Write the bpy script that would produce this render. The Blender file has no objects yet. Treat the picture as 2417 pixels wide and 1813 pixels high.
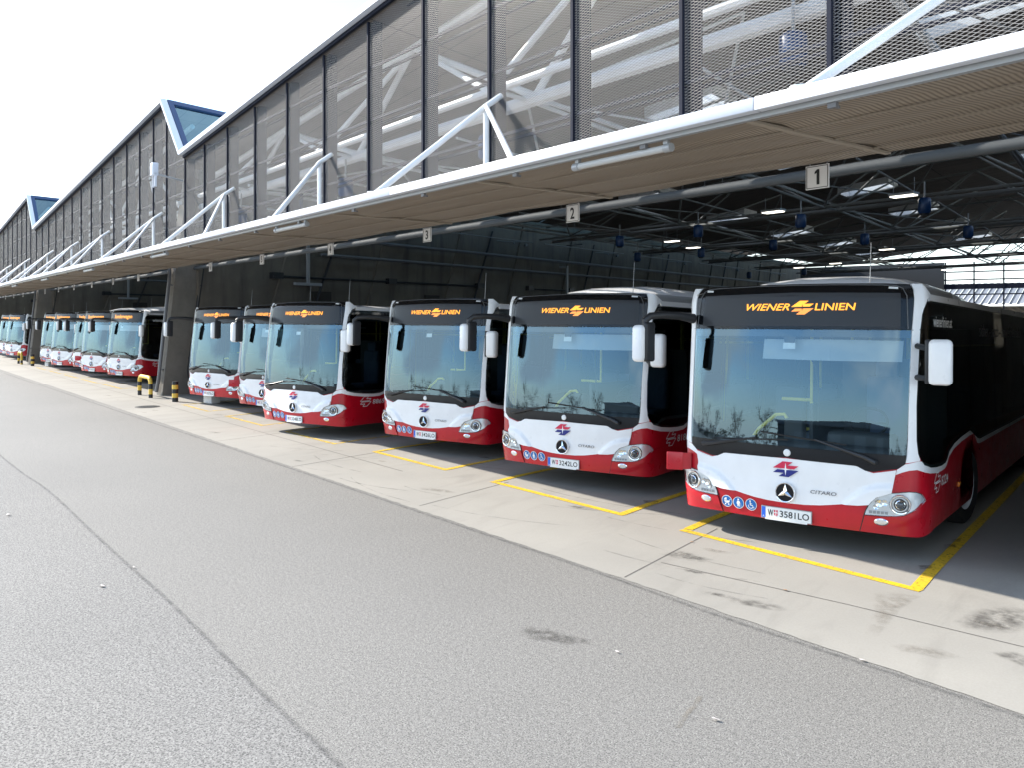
import bpy, bmesh, math, random
from mathutils import Vector, Matrix
SC = bpy.context.scene
COL = SC.collection
R = math.radians
random.seed(7)

# ------------------------------------------------------------------ camera, sky, sun, exposure
cam_d = bpy.data.cameras.new("camera")
cam = bpy.data.objects.new("camera", cam_d)
COL.objects.link(cam)
cam.location = (0, 0, 2.4804)
cam.rotation_euler = (R(90), 0, R(37.21))
cam_d.sensor_width = 36
cam_d.lens = 2005.2 / 2417 * 36
cam_d.shift_y = (754.05 - 906.5) / 2417
cam_d.clip_end = 3000
SC.camera = cam
SC.view_settings.view_transform = 'Standard'
SC.view_settings.look = 'None'
SC.view_settings.gamma = 1
SC.cycles.transparent_max_bounces = 24
SC.view_settings.exposure = 1.45

SUN_ELEV = R(33)
SUN_AZ = R(7.5)            # light travels along (cos, sin) of this angle in the bus frame
to_sun = Vector((-math.cos(SUN_AZ) * math.cos(SUN_ELEV), -math.sin(SUN_AZ) * math.cos(SUN_ELEV), math.sin(SUN_ELEV)))
W = bpy.data.worlds.new("World")
SC.world = W
W.use_nodes = True
wn, wl = W.node_tree.nodes, W.node_tree.links
wn.clear()
wo = wn.new('ShaderNodeOutputWorld')
wb = wn.new('ShaderNodeBackground')
wb.inputs['Strength'].default_value = 0.15
sky = wn.new('ShaderNodeTexSky')
sky.sky_type = 'NISHITA'
sky.sun_disc = False
sky.sun_elevation = SUN_ELEV
sky.sun_rotation = math.atan2(to_sun.x, to_sun.y)
sky.dust_density = 0.4
sky.air_density = 1.1
sky.ozone_density = 2.2
tc = wn.new('ShaderNodeTexCoord')
mp = wn.new('ShaderNodeMapping')
mp.inputs['Scale'].default_value = (1.0, 1.0, 2.6)
wl.new(tc.outputs['Generated'], mp.inputs['Vector'])
nz = wn.new('ShaderNodeTexNoise')
nz.inputs['Scale'].default_value = 2.3
nz.inputs['Detail'].default_value = 6
nz.inputs['Distortion'].default_value = 0.6
wl.new(mp.outputs['Vector'], nz.inputs['Vector'])
cr = wn.new('ShaderNodeValToRGB')
cr.color_ramp.elements[0].position = 0.46
cr.color_ramp.elements[1].position = 0.64
wl.new(nz.outputs['Fac'], cr.inputs['Fac'])
mx = wn.new('ShaderNodeMix')
mx.data_type = 'RGBA'
sepz = wn.new('ShaderNodeSeparateXYZ')
wl.new(tc.outputs['Generated'], sepz.inputs[0])
low = wn.new('ShaderNodeMapRange')
low.interpolation_type = 'SMOOTHSTEP'
for i_, v_ in ((1, .17), (2, -.02), (3, 0.0), (4, .80)): low.inputs[i_].default_value = v_
wl.new(sepz.outputs[2], low.inputs[0])
mxf = wn.new('ShaderNodeMath')
mxf.operation = 'MAXIMUM'
wl.new(cr.outputs['Color'], mxf.inputs[0])
wl.new(low.outputs[0], mxf.inputs[1])
wl.new(mxf.outputs[0], mx.inputs['Factor'])
wl.new(sky.outputs['Color'], mx.inputs[6])
mx.inputs[7].default_value = (5.0, 5.5, 6.0, 1)
wl.new(mx.outputs[2], wb.inputs['Color'])
wl.new(wb.outputs['Background'], wo.inputs['Surface'])

sun_d = bpy.data.lights.new("sun", 'SUN')
sun_d.energy = 3.6
sun_d.angle = R(0.53)
sun_d.color = (1.0, 0.945, 0.865)
sun = bpy.data.objects.new("sun", sun_d)
COL.objects.link(sun)
sun.rotation_euler = to_sun.to_track_quat('Z', 'Y').to_euler()
sun.location = (0, -10, 30)

# ------------------------------------------------------------------ frames
PHI = R(15.02)
CP, SP = math.cos(PHI), math.sin(PHI)
def UV(u, v, z=0.0):
    """facade frame: u along the facade (to the right), v inwards"""
    return Vector((u * CP + v * SP, -u * SP + v * CP, z))
FAC_ROT = -PHI             # z rotation of things aligned with the facade

# ------------------------------------------------------------------ materials
def mat(name, color=(.5, .5, .5), rough=.5, metal=0.0, coat=0.0, spec=.5, emit=None, estr=1.0):
    m = bpy.data.materials.new(name)
    m.use_nodes = True
    b = m.node_tree.nodes['Principled BSDF']
    b.inputs['Base Color'].default_value = (*color, 1)
    b.inputs['Roughness'].default_value = rough
    b.inputs['Metallic'].default_value = metal
    b.inputs['Coat Weight'].default_value = coat
    b.inputs['Coat Roughness'].default_value = .05
    b.inputs['Specular IOR Level'].default_value = spec
    if emit:
        b.inputs['Emission Color'].default_value = (*emit, 1)
        b.inputs['Emission Strength'].default_value = estr
    return m

class NT:
    """small node-tree helper"""
    def __init__(s, m):
        s.t = m.node_tree; s.n = s.t.nodes; s.l = s.t.links
        s.b = s.n.get('Principled BSDF')
    def new(s, typ, **kw):
        n = s.n.new(typ)
        for k, v in kw.items():
            setattr(n, k, v)
        return n
    def link(s, a, b): s.l.new(a, b)
    def coord(s, which='Object', scale=(1, 1, 1), rot=(0, 0, 0)):
        c = s.new('ShaderNodeTexCoord'); m = s.new('ShaderNodeMapping')
        m.inputs['Scale'].default_value = scale; m.inputs['Rotation'].default_value = rot
        s.link(c.outputs[which], m.inputs['Vector']); return m.outputs['Vector']
    def noise(s, vec, scale, detail=4, rough=.55, dist=0.0):
        n = s.new('ShaderNodeTexNoise')
        n.inputs['Scale'].default_value = scale; n.inputs['Detail'].default_value = detail
        n.inputs['Roughness'].default_value = rough; n.inputs['Distortion'].default_value = dist
        s.link(vec, n.inputs['Vector']); return n.outputs['Fac']
    def voro(s, vec, scale, feature='F1', out='Distance'):
        n = s.new('ShaderNodeTexVoronoi'); n.feature = feature
        n.inputs['Scale'].default_value = scale
        s.link(vec, n.inputs['Vector']); return n.outputs[out]
    def ramp(s, fac, stops):
        r = s.new('ShaderNodeValToRGB'); e = r.color_ramp.elements
        while len(e) < len(stops): e.new(.5)
        for el, (p, c) in zip(e, stops):
            el.position = p
            el.color = (c, c, c, 1) if not isinstance(c, tuple) else (*c, 1)
        s.link(fac, r.inputs['Fac']); return r.outputs['Color']
    def mix(s, fac, a, b, mode='MIX'):
        m = s.new('ShaderNodeMix'); m.data_type = 'RGBA'; m.blend_type = mode
        for sock, v in ((m.inputs[0], fac), (m.inputs[6], a), (m.inputs[7], b)):
            if isinstance(v, (int, float)): sock.default_value = v
            elif isinstance(v, tuple): sock.default_value = (*v, 1)
            else: s.link(v, sock)
        return m.outputs[2]
    def math(s, op, a, b=None, c=None):
        m = s.new('ShaderNodeMath'); m.operation = op
        for i, v in enumerate((a, b, c)):
            if v is None: continue
            if isinstance(v, (int, float)): m.inputs[i].default_value = v
            else: s.link(v, m.inputs[i])
        return m.outputs[0]
    def bump(s, h, strength=.3, dist=.01):
        b = s.new('ShaderNodeBump'); b.inputs['Strength'].default_value = strength
        b.inputs['Distance'].default_value = dist
        s.link(h, b.inputs['Height']); s.link(b.outputs['Normal'], s.b.inputs['Normal'])

M = {}
M['white'] = mat('white_paint', (.86, .865, .87), .30, coat=.4)
M['red'] = mat('red_paint', (.50, .003, .016), .34, coat=.25)
for k, s in (('white', .93), ('red', .80)):
    n = NT(M[k]); v = n.coord()
    f = n.noise(v, 3.5, 5)
    base = tuple(M[k].node_tree.nodes['Principled BSDF'].inputs['Base Color'].default_value)[:3]
    n.link(n.mix(n.ramp(f, [(.35, 0.0), (.7, 1.0)]), base, tuple(c * s for c in base)), n.b.inputs['Base Color'])
    n.link(n.ramp(n.noise(v, 6, 3), [(.3, .26), (.7, .40)]), n.b.inputs['Roughness'])
M['black'] = mat('black_gloss', (.008, .009, .011), .10, spec=.35)
M['mask'] = mat('black_trim', (.010, .010, .012), .25, spec=.3)
M['matt'] = mat('black_plastic', (.02, .021, .024), .45)
M['screen'] = mat('display_dark', (.055, .057, .062), .45, spec=.3)
M['rubber'] = mat('rubber', (.018, .018, .018), .8)
M['chrome'] = mat('chrome', (.82, .83, .85), .10, 1.0)
M['silver'] = mat('reflector', (.74, .76, .78), .38, .7)
M['rim'] = mat('steel_rim', (.80, .81, .82), .35)
M['lens'] = mat('projector_lens', (.04, .05, .06), .05, coat=1)
M['led'] = mat('display_led', (.9, .4, .05), .5, emit=(1.0, .34, .025), estr=.8)
M['led2'] = mat('display_led_dim', (.9, .35, .1), .5, emit=(1.0, .30, .05), estr=.55)
M['logo_red'] = mat('logo_red', (.62, .02, .07), .35)
M['logo_blue'] = mat('logo_blue', (.012, .02, .19), .35)
M['stick_blue'] = mat('sticker_blue', (.01, .13, .42), .35)
M['plate'] = mat('plate_white', (.78, .79, .78), .4)
M['plate_blue'] = mat('plate_blue', (.02, .12, .62), .4)
M['ink'] = mat('plate_ink', (.012, .012, .014), .5)
M['grey_letter'] = mat('grey_letter', (.16, .17, .19), .3, .6)
M['side_letter'] = mat('side_letter', (.80, .81, .80), .5)
M['amber'] = mat('amber_lens', (.85, .25, .02), .2, coat=.5)
M['yellow_pole'] = mat('yellow_pole', (.75, .62, .06), .35, coat=.3)
M['seat'] = mat('seat_cloth', (.10, .13, .20), .8)
M['dash'] = mat('dashboard', (.05, .055, .06), .6)
M['lining'] = mat('cabin_lining', (.40, .44, .46), .6)
M['floor_in'] = mat('cabin_floor', (.10, .10, .11), .7)

def glass(name, tint, refl, f0=.06, gcol=(.97, .99, 1)):
    m = bpy.data.materials.new(name); m.use_nodes = True
    n = NT(m); n.n.clear()
    o = n.new('ShaderNodeOutputMaterial'); mixs = n.new('ShaderNodeMixShader')
    tr = n.new('ShaderNodeBsdfTransparent'); tr.inputs['Color'].default_value = (*tint, 1)
    gl = n.new('ShaderNodeBsdfGlossy'); gl.inputs['Roughness'].default_value = 0.0
    gl.inputs['Color'].default_value = (*gcol, 1)
    lw = n.new('ShaderNodeLayerWeight'); lw.inputs['Blend'].default_value = .25
    f = n.math('MULTIPLY_ADD', lw.outputs['Fresnel'], refl, f0)
    n.link(n.math('MINIMUM', f, 1.0), mixs.inputs['Fac'])
    n.link(tr.outputs[0], mixs.inputs[1]); n.link(gl.outputs[0], mixs.inputs[2])
    # faint waviness of bent glass
    v = n.coord('Object'); b = n.new('ShaderNodeBump'); b.inputs['Strength'].default_value = .035
    b.inputs['Distance'].default_value = .05
    n.link(n.noise(v, 1.6, 1), b.inputs['Height']); n.link(b.outputs['Normal'], gl.inputs['Normal'])
    n.link(mixs.outputs[0], o.inputs['Surface'])
    return m
M['wind'] = glass('windscreen_glass', (.82, .90, .90), .70, .125, (.54, .79, .96))
M['tint'] = glass('tinted_glass', (.10, .13, .13), .5, .035)
M['headglass'] = glass('headlamp_glass', (.93, .95, .96), .5, .04)
M['header_glass'] = glass('header_glass', (.86, .87, .88), .28, .0)
M['blue_strip'] = glass('sun_strip_glass', (.02, .045, .11), .3, .03)
M['sky_pane'] = glass('ridge_pane_glass', (.48, .70, .76), .9, .20, (.62, .92, 1.0))

# concrete apron
M['apron'] = mat('apron_concrete', (.36, .34, .31), .75)
n = NT(M['apron']); v = n.coord('Object', (1, 1, 1))
vs = n.coord('Object', (1.1, .25, 1), (0, 0, R(20)))
f1 = n.noise(v, .35, 6, .6); f2 = n.noise(vs, 2.2, 6, .65, .6); f3 = n.noise(v, 60, 3, .7)
c = n.mix(n.ramp(f1, [(.3, 0.), (.72, 1.)]), (.345, .323, .283), (.268, .254, .226))
c = n.mix(n.math('MULTIPLY', n.ramp(f2, [(.52, 0.), (.75, 1.)]), .5), c, (.20, .186, .164))
c = n.mix(n.math('MULTIPLY', n.ramp(f3, [(.35, 0.), (.7, 1.)]), .25), c, (.205, .187, .16))
n.link(c, n.b.inputs['Base Color']); n.bump(f3, .25, .004)
# asphalt
M['asphalt'] = mat('asphalt', (.22, .22, .22), .85)
n = NT(M['asphalt']); v = n.coord('Object')
vf = n.coord('Object', (.25, 1, 1), (0, 0, R(25)))
f1 = n.noise(v, .18, 5, .6); g1 = n.noise(v, 95, 3, .8); g2 = n.voro(v, 60); g3 = n.noise(v, 30, 4, .8); fl = n.noise(vf, .5, 4, .6)
c = n.mix(n.ramp(f1, [(.3, 0.), (.7, 1.)]), (.228, .216, .195), (.278, .263, .236))
c = n.mix(n.math('MULTIPLY', n.ramp(fl, [(.45, 0.), (.7, 1.)]), .35), c, (.275, .260, .232))
c = n.mix(n.math('MULTIPLY', n.ramp(g1, [(.40, 1.), (.53, 0.)]), .95), c, (.050, .048, .045))
c = n.mix(n.math('MULTIPLY', n.ramp(g2, [(.08, 1.), (.26, 0.)]), .65), c, (.48, .465, .44))
c = n.mix(n.math('MULTIPLY', n.ramp(g3, [(.38, 1.), (.52, 0.)]), .55), c, (.085, .081, .075))
n.link(c, n.b.inputs['Base Color']); n.bump(g1, .22, .003)
M['asphalt_old'] = M['asphalt'].copy(); M['asphalt_old'].name = 'asphalt_old'
for nd in M['asphalt_old'].node_tree.nodes:
    if nd.type == 'MIX' and nd.data_type == 'RGBA' and not nd.inputs[6].is_linked: nd.inputs[6].default_value = (.212, .203, .187, 1); nd.inputs[7].default_value = (.262, .250, .230, 1)
    if nd.type == 'TEX_NOISE' and nd.inputs['Scale'].default_value > 90: nd.inputs['Scale'].default_value = 70
# marks on the ground: colour with ragged alpha
def mark_mat(name, color, thresh=(.38, .62), scale=9, edge=True, amount=.9, rough=.8, stretch=(1, 1, 1)):
    m = mat(name, color, rough); n = NT(m)
    v = n.coord('Object', stretch)
    a = n.ramp(n.noise(v, scale, 6, .65), [(thresh[0], 0.), (thresh[1], 1.)])
    if edge:
        at = n.new('ShaderNodeAttribute'); at.attribute_name = 'fade'
        a = n.math('MULTIPLY', a, at.outputs['Fac'])
    n.link(n.math('MULTIPLY', a, amount), n.b.inputs['Alpha'])
    return m
M['yellow'] = mat('yellow_line_paint', (.80, .52, .012), .55)
n = NT(M['yellow']); v = n.coord('Object')
n.link(n.mix(n.ramp(n.noise(v, 3, 5), [(.3, 0.), (.7, 1.)]), (.76, .50, .014), (.62, .40, .04)), n.b.inputs['Base Color'])
n.link(n.ramp(n.noise(v, 22, 6, .75), [(.36, .25), (.47, 1.)]), n.b.inputs['Alpha'])
M['worn_yellow'] = mark_mat('worn_yellow_paint', (.72, .48, .05), (.36, .58), 9, False, .8)
M['oil'] = mark_mat('oil_stain', (.065, .058, .05), (.36, .64), 9, True, .58)
M['seam'] = mark_mat('asphalt_joint', (.075, .073, .073), (.30, .66), 11, True, .42)
M['joint'] = mat('concrete_joint', (.11, .10, .09), .9)
M['tyre_mark'] = mark_mat('tyre_mark', (.12, .11, .10), (.40, .66), 7, True, .38, stretch=(.4, .4, 1))
M['patch'] = mark_mat('brown_wear', (.24, .21, .17), (.36, .64), 9, True, .5)
M['litter'] = mat('paper_litter', (.50, .45, .42), .8)
M['leaf'] = mat('dry_leaf', (.35, .20, .10), .8)
M['manhole'] = mat('cast_iron', (.06, .06, .06), .6, .5)

# depot structure
M['conc'] = mat('dark_concrete', (.20, .185, .165), .85)
n = NT(M['conc']); v = n.coord('Object'); vz = n.coord('Object', (1.2, 1.2, .15))
c = n.mix(n.ramp(n.noise(v, .6, 6, .65), [(.3, 0.), (.7, 1.)]), (.185, .160, .127), (.115, .100, .080))
c = n.mix(n.math('MULTIPLY', n.ramp(n.noise(vz, 2.0, 5, .6), [(.5, 0.), (.72, 1.)]), .6), c, (.055, .05, .044))
n.link(c, n.b.inputs['Base Color']); n.bump(n.noise(v, 25, 3), .2, .01)
M['col'] = mat('column_concrete', (.24, .22, .19), .85)
n = NT(M['col']); v = n.coord(); n.link(n.mix(n.ramp(n.noise(v, 1.4, 6, .65), [(.3, 0.), (.7, 1.)]), (.28, .255, .22), (.19, .172, .148)), n.b.inputs['Base Color'])
M['roof_under'] = mat('roof_panel', (.22, .195, .175), .8)
n = NT(M['roof_under'])
tcn = n.new('ShaderNodeTexCoord'); sp = n.new('ShaderNodeSeparateXYZ'); n.link(tcn.outputs['UV'], sp.inputs[0])
w = n.math('FRACT', n.math('MULTIPLY', sp.outputs[1], 1 / .75))
lines = n.math('LESS_THAN', w, .045)
w2 = n.math('LESS_THAN', n.math('FRACT', n.math('MULTIPLY', sp.outputs[0], 1 / 4.8)), .008)
v = n.coord('Object')
c = n.mix(n.ramp(n.noise(v, 1.2, 5), [(.3, 0.), (.7, 1.)]), (.165, .137, .118), (.120, .100, .086))
c = n.mix(n.math('MAXIMUM', lines, w2), c, (.045, .039, .034))
n.link(c, n.b.inputs['Base Color'])
M['roof_top'] = mat('roof_sheet', (.45, .46, .47), .6)
M['tube'] = mat('white_steel', (.78, .79, .80), .4)
n = NT(M['tube']); v = n.coord('Object')
n.link(n.mix(n.ramp(n.noise(v, 2.5, 5), [(.35, 0.), (.7, 1.)]), (.80, .81, .82), (.68, .69, .69)), n.b.inputs['Base Color'])
M['fascia'] = mat('fascia_metal', (.62, .645, .70), .42, coat=.1)
M['post'] = mat('dark_post', (.016, .019, .032), .75, spec=.12)
M['grey'] = mat('grey_metal', (.36, .37, .38), .45, .3)
M['trim_grey'] = mat('trim_grey', (.14, .145, .15), .4)
M['beam_grey'] = mat('beam_grey', (.085, .09, .092), .7, spec=.2)
M['truss'] = mat('truss_grey', (.20, .205, .20), .6)
M['corr_a'] = mat('corrugated_light', (.19, .195, .21), .6)
M['corr_b'] = mat('corrugated_dark', (.05, .055, .07), .6)
M['pipe_grey'] = mat('pipe_grey', (.16, .16, .165), .45)
M['pipe_black'] = mat('pipe_black', (.02, .02, .022), .4)
M['blue_frame'] = mat('blue_frame', (.010, .042, .12), .55)
M['heater'] = mat('heater_blue', (.006, .045, .15), .4, coat=.2)
M['sign'] = mat('sign_white', (.78, .77, .75), .5)
M['lamp_on'] = mat('lamp_panel', (.9, .9, .85), .5, emit=(1.0, .95, .82), estr=1.6)
M['lamp_off'] = mat('tube_white', (.48, .48, .47), .4)
M['rib'] = mat('soffit_rib', (.33, .28, .22), .7)
# soffit: expanded-metal underside, fine ridges running inwards
M['soffit'] = mat('soffit_mesh', (.26, .225, .185), .65)
n = NT(M['soffit']); tcn = n.new('ShaderNodeTexCoord'); sp = n.new('ShaderNodeSeparateXYZ'); n.link(tcn.outputs['UV'], sp.inputs[0])
st = n.math('PINGPONG', n.math('MULTIPLY', sp.outputs[0], 1 / .045), .5)
sv = n.math('PINGPONG', n.math('ADD', n.math('MULTIPLY', sp.outputs[1], 1 / .016), n.math('MULTIPLY', st, .9)), .5)
v = n.coord('Object'); vv = n.coord('UV', (.35, 2.2, 1))
c = n.mix(n.ramp(n.noise(vv, 1.4, 4, .6), [(.3, 0.), (.75, 1.)]), (.30, .240, .178), (.385, .325, .255))
c = n.mix(n.ramp(st, [(.05, 1.), (.38, 0.)]), c, (.165, .128, .092))
c = n.mix(n.math('MULTIPLY', n.ramp(sv, [(.0, 1.), (.3, 0.)]), .35), c, (.12, .10, .08))
n.link(c, n.b.inputs['Base Color']); n.bump(st, .6, .01)
# facade mesh: diamond strands with open gaps
def facade_mesh(name, p, q, wd, col):
    m = mat(name, col, .5, .1); n = NT(m)
    tcn = n.new('ShaderNodeTexCoord'); sp = n.new('ShaderNodeSeparateXYZ'); n.link(tcn.outputs['UV'], sp.inputs[0])
    tri = n.math('PINGPONG', n.math('MULTIPLY', sp.outputs[0], 1 / q), .5)
    zz = n.math('MULTIPLY', sp.outputs[1], 1 / p)
    a = n.math('FRACT', n.math('ADD', zz, tri)); b = n.math('FRACT', n.math('SUBTRACT', zz, tri))
    o = n.math('MAXIMUM', n.math('LESS_THAN', a, wd), n.math('LESS_THAN', b, wd))
    n.link(o, n.b.inputs['Alpha'])
    return m
M['mesh'] = facade_mesh('expanded_metal', .036, .10, .078, (.275, .262, .252))
M['frost'] = bpy.data.materials.new('skylight_pane'); M['frost'].use_nodes = True
n = NT(M['frost']); n.n.clear()
o = n.new('ShaderNodeOutputMaterial'); t = n.new('ShaderNodeBsdfTranslucent'); t.inputs['Color'].default_value = (.50, .53, .55, 1)
t2 = n.new('ShaderNodeBsdfTransparent'); t2.inputs['Color'].default_value = (.62, .66, .68, 1)
ms = n.new('ShaderNodeMixShader'); ms.inputs[0].default_value = .6
n.link(t.outputs[0], ms.inputs[1]); n.link(t2.outputs[0], ms.inputs[2]); n.link(ms.outputs[0], o.inputs['Surface'])
M['bol_y'] = mat('bollard_yellow', (.72, .48, .07), .55)
M['bol_k'] = mat('bollard_black', (.02, .02, .022), .5)
M['bark'] = mat('bark', (.09, .075, .06), .9)
M['hedge'] = mat('hedge_leaf', (.05, .06, .035), .8)

# ------------------------------------------------------------------ mesh builder
class MB:
    def __init__(s): s.v = []; s.f = []; s.m = []; s.uv = {}; s.cur = 0; s.sm = []; s.smooth = False
    def add(s, vs, fs, uvs=None):
        o = len(s.v); s.v += [tuple(p) for p in vs]
        for i, f in enumerate(fs):
            if uvs: s.uv[len(s.f)] = uvs[i]
            s.f.append([o + k for k in f]); s.m.append(s.cur); s.sm.append(s.smooth)
        return s
    def quad(s, a, b, c, d, uv=None): return s.add([a, b, c, d], [(0, 1, 2, 3)], [uv] if uv else None)
    def box(s, c, size, rz=0.0, mtx=None):
        x, y, z = (q / 2 for q in size)
        vs = [Vector((i * x, j * y, k * z)) for k in (-1, 1) for j in (-1, 1) for i in (-1, 1)]
        m = mtx if mtx is not None else Matrix.Rotation(rz, 3, 'Z')
        c = Vector(c)
        return s.add([m @ p + c for p in vs], [(0, 2, 3, 1), (4, 5, 7, 6), (0, 1, 5, 4), (2, 6, 7, 3), (0, 4, 6, 2), (1, 3, 7, 5)])
    def rbox(s, c, size, r=.02, rz=0.0, seg=3):
        """box with rounded vertical edges and soft top/bottom edge"""
        x, y, z = (q / 2 for q in size); r = min(r, x * .99, y * .99, z * .9)
        ring = []
        for cx, cy, a0 in ((x - r, y - r, 0), (-x + r, y - r, 90), (-x + r, -y + r, 180), (x - r, -y + r, 270)):
            for i in range(seg + 1):
                a = R(a0 + 90 * i / seg); ring.append((cx, cy, math.cos(a), math.sin(a)))
        n = len(ring); lev = []
        for i in range(seg + 1):
            a = R(90 * i / seg); lev.append((-z + r - r * math.cos(a), math.sin(a) * r))
        lev += [(-l[0], l[1]) for l in reversed(lev)]
        m = Matrix.Rotation(rz, 3, 'Z'); c = Vector(c); vs = []
        for (zz, rr) in lev:
            for (cx, cy, dx, dy) in ring: vs.append(m @ Vector((cx + dx * rr, cy + dy * rr, zz)) + c)
        fs = [(l * n + i, l * n + (i + 1) % n, (l + 1) * n + (i + 1) % n, (l + 1) * n + i) for l in range(len(lev) - 1) for i in range(n)]
        fs += [tuple(range(n - 1, -1, -1)), tuple((len(lev) - 1) * n + i for i in range(n))]
        sm = s.smooth; s.smooth = True; s.add(vs, fs); s.smooth = sm; return s
    def tube(s, pts, r, n=10, cap=True):
        pts = [Vector(p) for p in pts]; rs = r if isinstance(r, (list, tuple)) else [r] * len(pts)
        vs = []; prev = None
        for i, p in enumerate(pts):
            d = (pts[min(i + 1, len(pts) - 1)] - pts[max(i - 1, 0)]).normalized()
            if prev is None:
                up = Vector((0, 0, 1)) if abs(d.z) < .9 else Vector((1, 0, 0))
                a = d.cross(up).normalized()
            else:
                a = (prev - d * prev.dot(d)).normalized()
            prev = a; b = d.cross(a)
            for k in range(n):
                t = 2 * math.pi * k / n; vs.append(p + (a * math.cos(t) + b * math.sin(t)) * rs[i])
        fs = [(i * n + k, i * n + (k + 1) % n, (i + 1) * n + (k + 1) % n, (i + 1) * n + k) for i in range(len(pts) - 1) for k in range(n)]
        if cap: fs += [tuple(range(n - 1, -1, -1)), tuple((len(pts) - 1) * n + k for k in range(n))]
        sm = s.smooth; s.smooth = True; s.add(vs, fs); s.smooth = sm; return s
    def lathe(s, prof, axis='Z', c=(0, 0, 0), n=24):
        vs = []; c = Vector(c)
        for (r, h) in prof:
            for k in range(n):
                t = 2 * math.pi * k / n; a, b = r * math.cos(t), r * math.sin(t)
                vs.append(c + (Vector((a, b, h)) if axis == 'Z' else Vector((h, a, b)) if axis == 'X' else Vector((b, h, a))))
        fs = [(i * n + k, i * n + (k + 1) % n, (i + 1) * n + (k + 1) % n, (i + 1) * n + k) for i in range(len(prof) - 1) for k in range(n)]
        sm = s.smooth; s.smooth = True; s.add(vs, fs); s.smooth = sm; return s
    def poly_prism(s, poly, h, place):
        """poly: list of 2D points, place(a, b, h) -> 3D; two caps and sides"""
        n = len(poly); vs = [place(a, b, 0) for a, b in poly] + [place(a, b, h) for a, b in poly]
        fs = [tuple(range(n - 1, -1, -1)), tuple(range(n, 2 * n))] + [(i, (i + 1) % n, n + (i + 1) % n, n + i) for i in range(n)]
        return s.add(vs, fs)
    def build(s, name, mats, parent=None, fix=False, loc=None):
        me = bpy.data.meshes.new(name); me.from_pydata(s.v, [], s.f)
        if not isinstance(mats, (list, tuple)): mats = [mats]
        for m in mats: me.materials.append(M[m] if isinstance(m, str) else m)
        for p, mi, sm in zip(me.polygons, s.m, s.sm):
            p.material_index = mi; p.use_smooth = sm
        if s.uv:
            ul = me.uv_layers.new(name='UVMap')
            for i, uvs in s.uv.items():
                for li, q in zip(me.polygons[i].loop_indices, uvs): ul.data[li].uv = q
        if fix:
            bm = bmesh.new(); bm.from_mesh(me); bmesh.ops.recalc_face_normals(bm, faces=bm.faces); bm.to_mesh(me); bm.free()
        if any(s.sm):
            me.set_sharp_from_angle(angle=R(38))
        o = bpy.data.objects.new(name, me); COL.objects.link(o)
        if parent: o.parent = parent
        if loc is not None: o.location = loc
        return o

def tag(o, label=None, cat=None, group=None, kind=None):
    if label: o['label'] = label
    if cat: o['category'] = cat
    if group: o['group'] = group
    if kind: o['kind'] = kind
    return o
def empty(name, loc=(0, 0, 0), rz=0.0):
    o = bpy.data.objects.new(name, None); COL.objects.link(o); o.location = loc; o.rotation_euler = (0, 0, rz); return o
KIDS = {}
def copy_tree(o, parent=None):
    c = o.copy(); COL.objects.link(c)
    if parent: c.parent = parent
    for ch in [q for q in ALLOBJ() if q.parent == o]: copy_tree(ch, c)
    return c
def ALLOBJ(): return list(bpy.data.objects)

_txt = {}
def text_geo(body, shear=0.0, bold=0.0):
    """flat letters from the built-in font, as (verts, faces) in their own bounding box 0..1"""
    key = (body, shear, bold)
    if key in _txt: return _txt[key]
    cu = bpy.data.curves.new('lettering', 'FONT'); cu.body = body; cu.shear = shear; cu.offset = bold; cu.resolution_u = 3
    ob = bpy.data.objects.new('lettering', cu); COL.objects.link(ob)
    bpy.context.view_layer.update()
    dg = bpy.context.evaluated_depsgraph_get()
    me = bpy.data.meshes.new_from_object(ob.evaluated_get(dg))
    vs = [(v.co.x, v.co.y) for v in me.vertices]; fs = [tuple(p.vertices) for p in me.polygons]
    bpy.data.objects.remove(ob); bpy.data.curves.remove(cu); bpy.data.meshes.remove(me)
    x0, x1 = min(v[0] for v in vs), max(v[0] for v in vs); y0, y1 = min(v[1] for v in vs), max(v[1] for v in vs)
    vs = [((a - x0) / (x1 - x0), (b - y0) / (y1 - y0)) for a, b in vs]
    _txt[key] = (vs, fs); return vs, fs

exec_parts = []
# ================================================================== SETTING
def sheet(name, pts, z, m, kind='structure', uv=None):
    b = MB(); b.add([(p[0], p[1], z) for p in pts], [tuple(range(len(pts)))]); o = b.build(name, m); o['kind'] = kind; return o
SLOPE = .020
def gz(x, y):
    """the hall floor falls gently inwards from the bay fronts"""
    return -SLOPE * max(0.0, x * SP + y * CP - 8.3)
g = sheet('ground', [tuple(UV(-900, -900)[:2]), tuple(UV(900, -900)[:2]), tuple(UV(900, 6.2)[:2]), tuple(UV(-900, 6.2)[:2])], 0.0, 'asphalt')
def apron_pts():
    pts = []; rnd = random.Random(3); u = -160.0
    while u < 40:
        pts.append(tuple(UV(u, 5.795 + rnd.uniform(-.012, .012))[:2])); u += .11 if -30 < u < 2 else 1.0
    return pts
b_ = apron_pts(); k_ = len(b_)
me_ = bpy.data.meshes.new('concrete_apron')
me_.from_pydata([(p[0], p[1], .004) for p in b_] + [tuple(UV(40, 8.3, .004)), tuple(UV(-160, 8.3, .004)), tuple(UV(40, 160, .004 - SLOPE * 151.7)), tuple(UV(-160, 160, .004 - SLOPE * 151.7))], [], [tuple(range(k_)) + (k_, k_ + 1), (k_ + 1, k_, k_ + 2, k_ + 3)])
me_.materials.append(M['apron']); o_ = bpy.data.objects.new('concrete_apron', me_); COL.objects.link(o_); o_['kind'] = 'structure'

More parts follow.
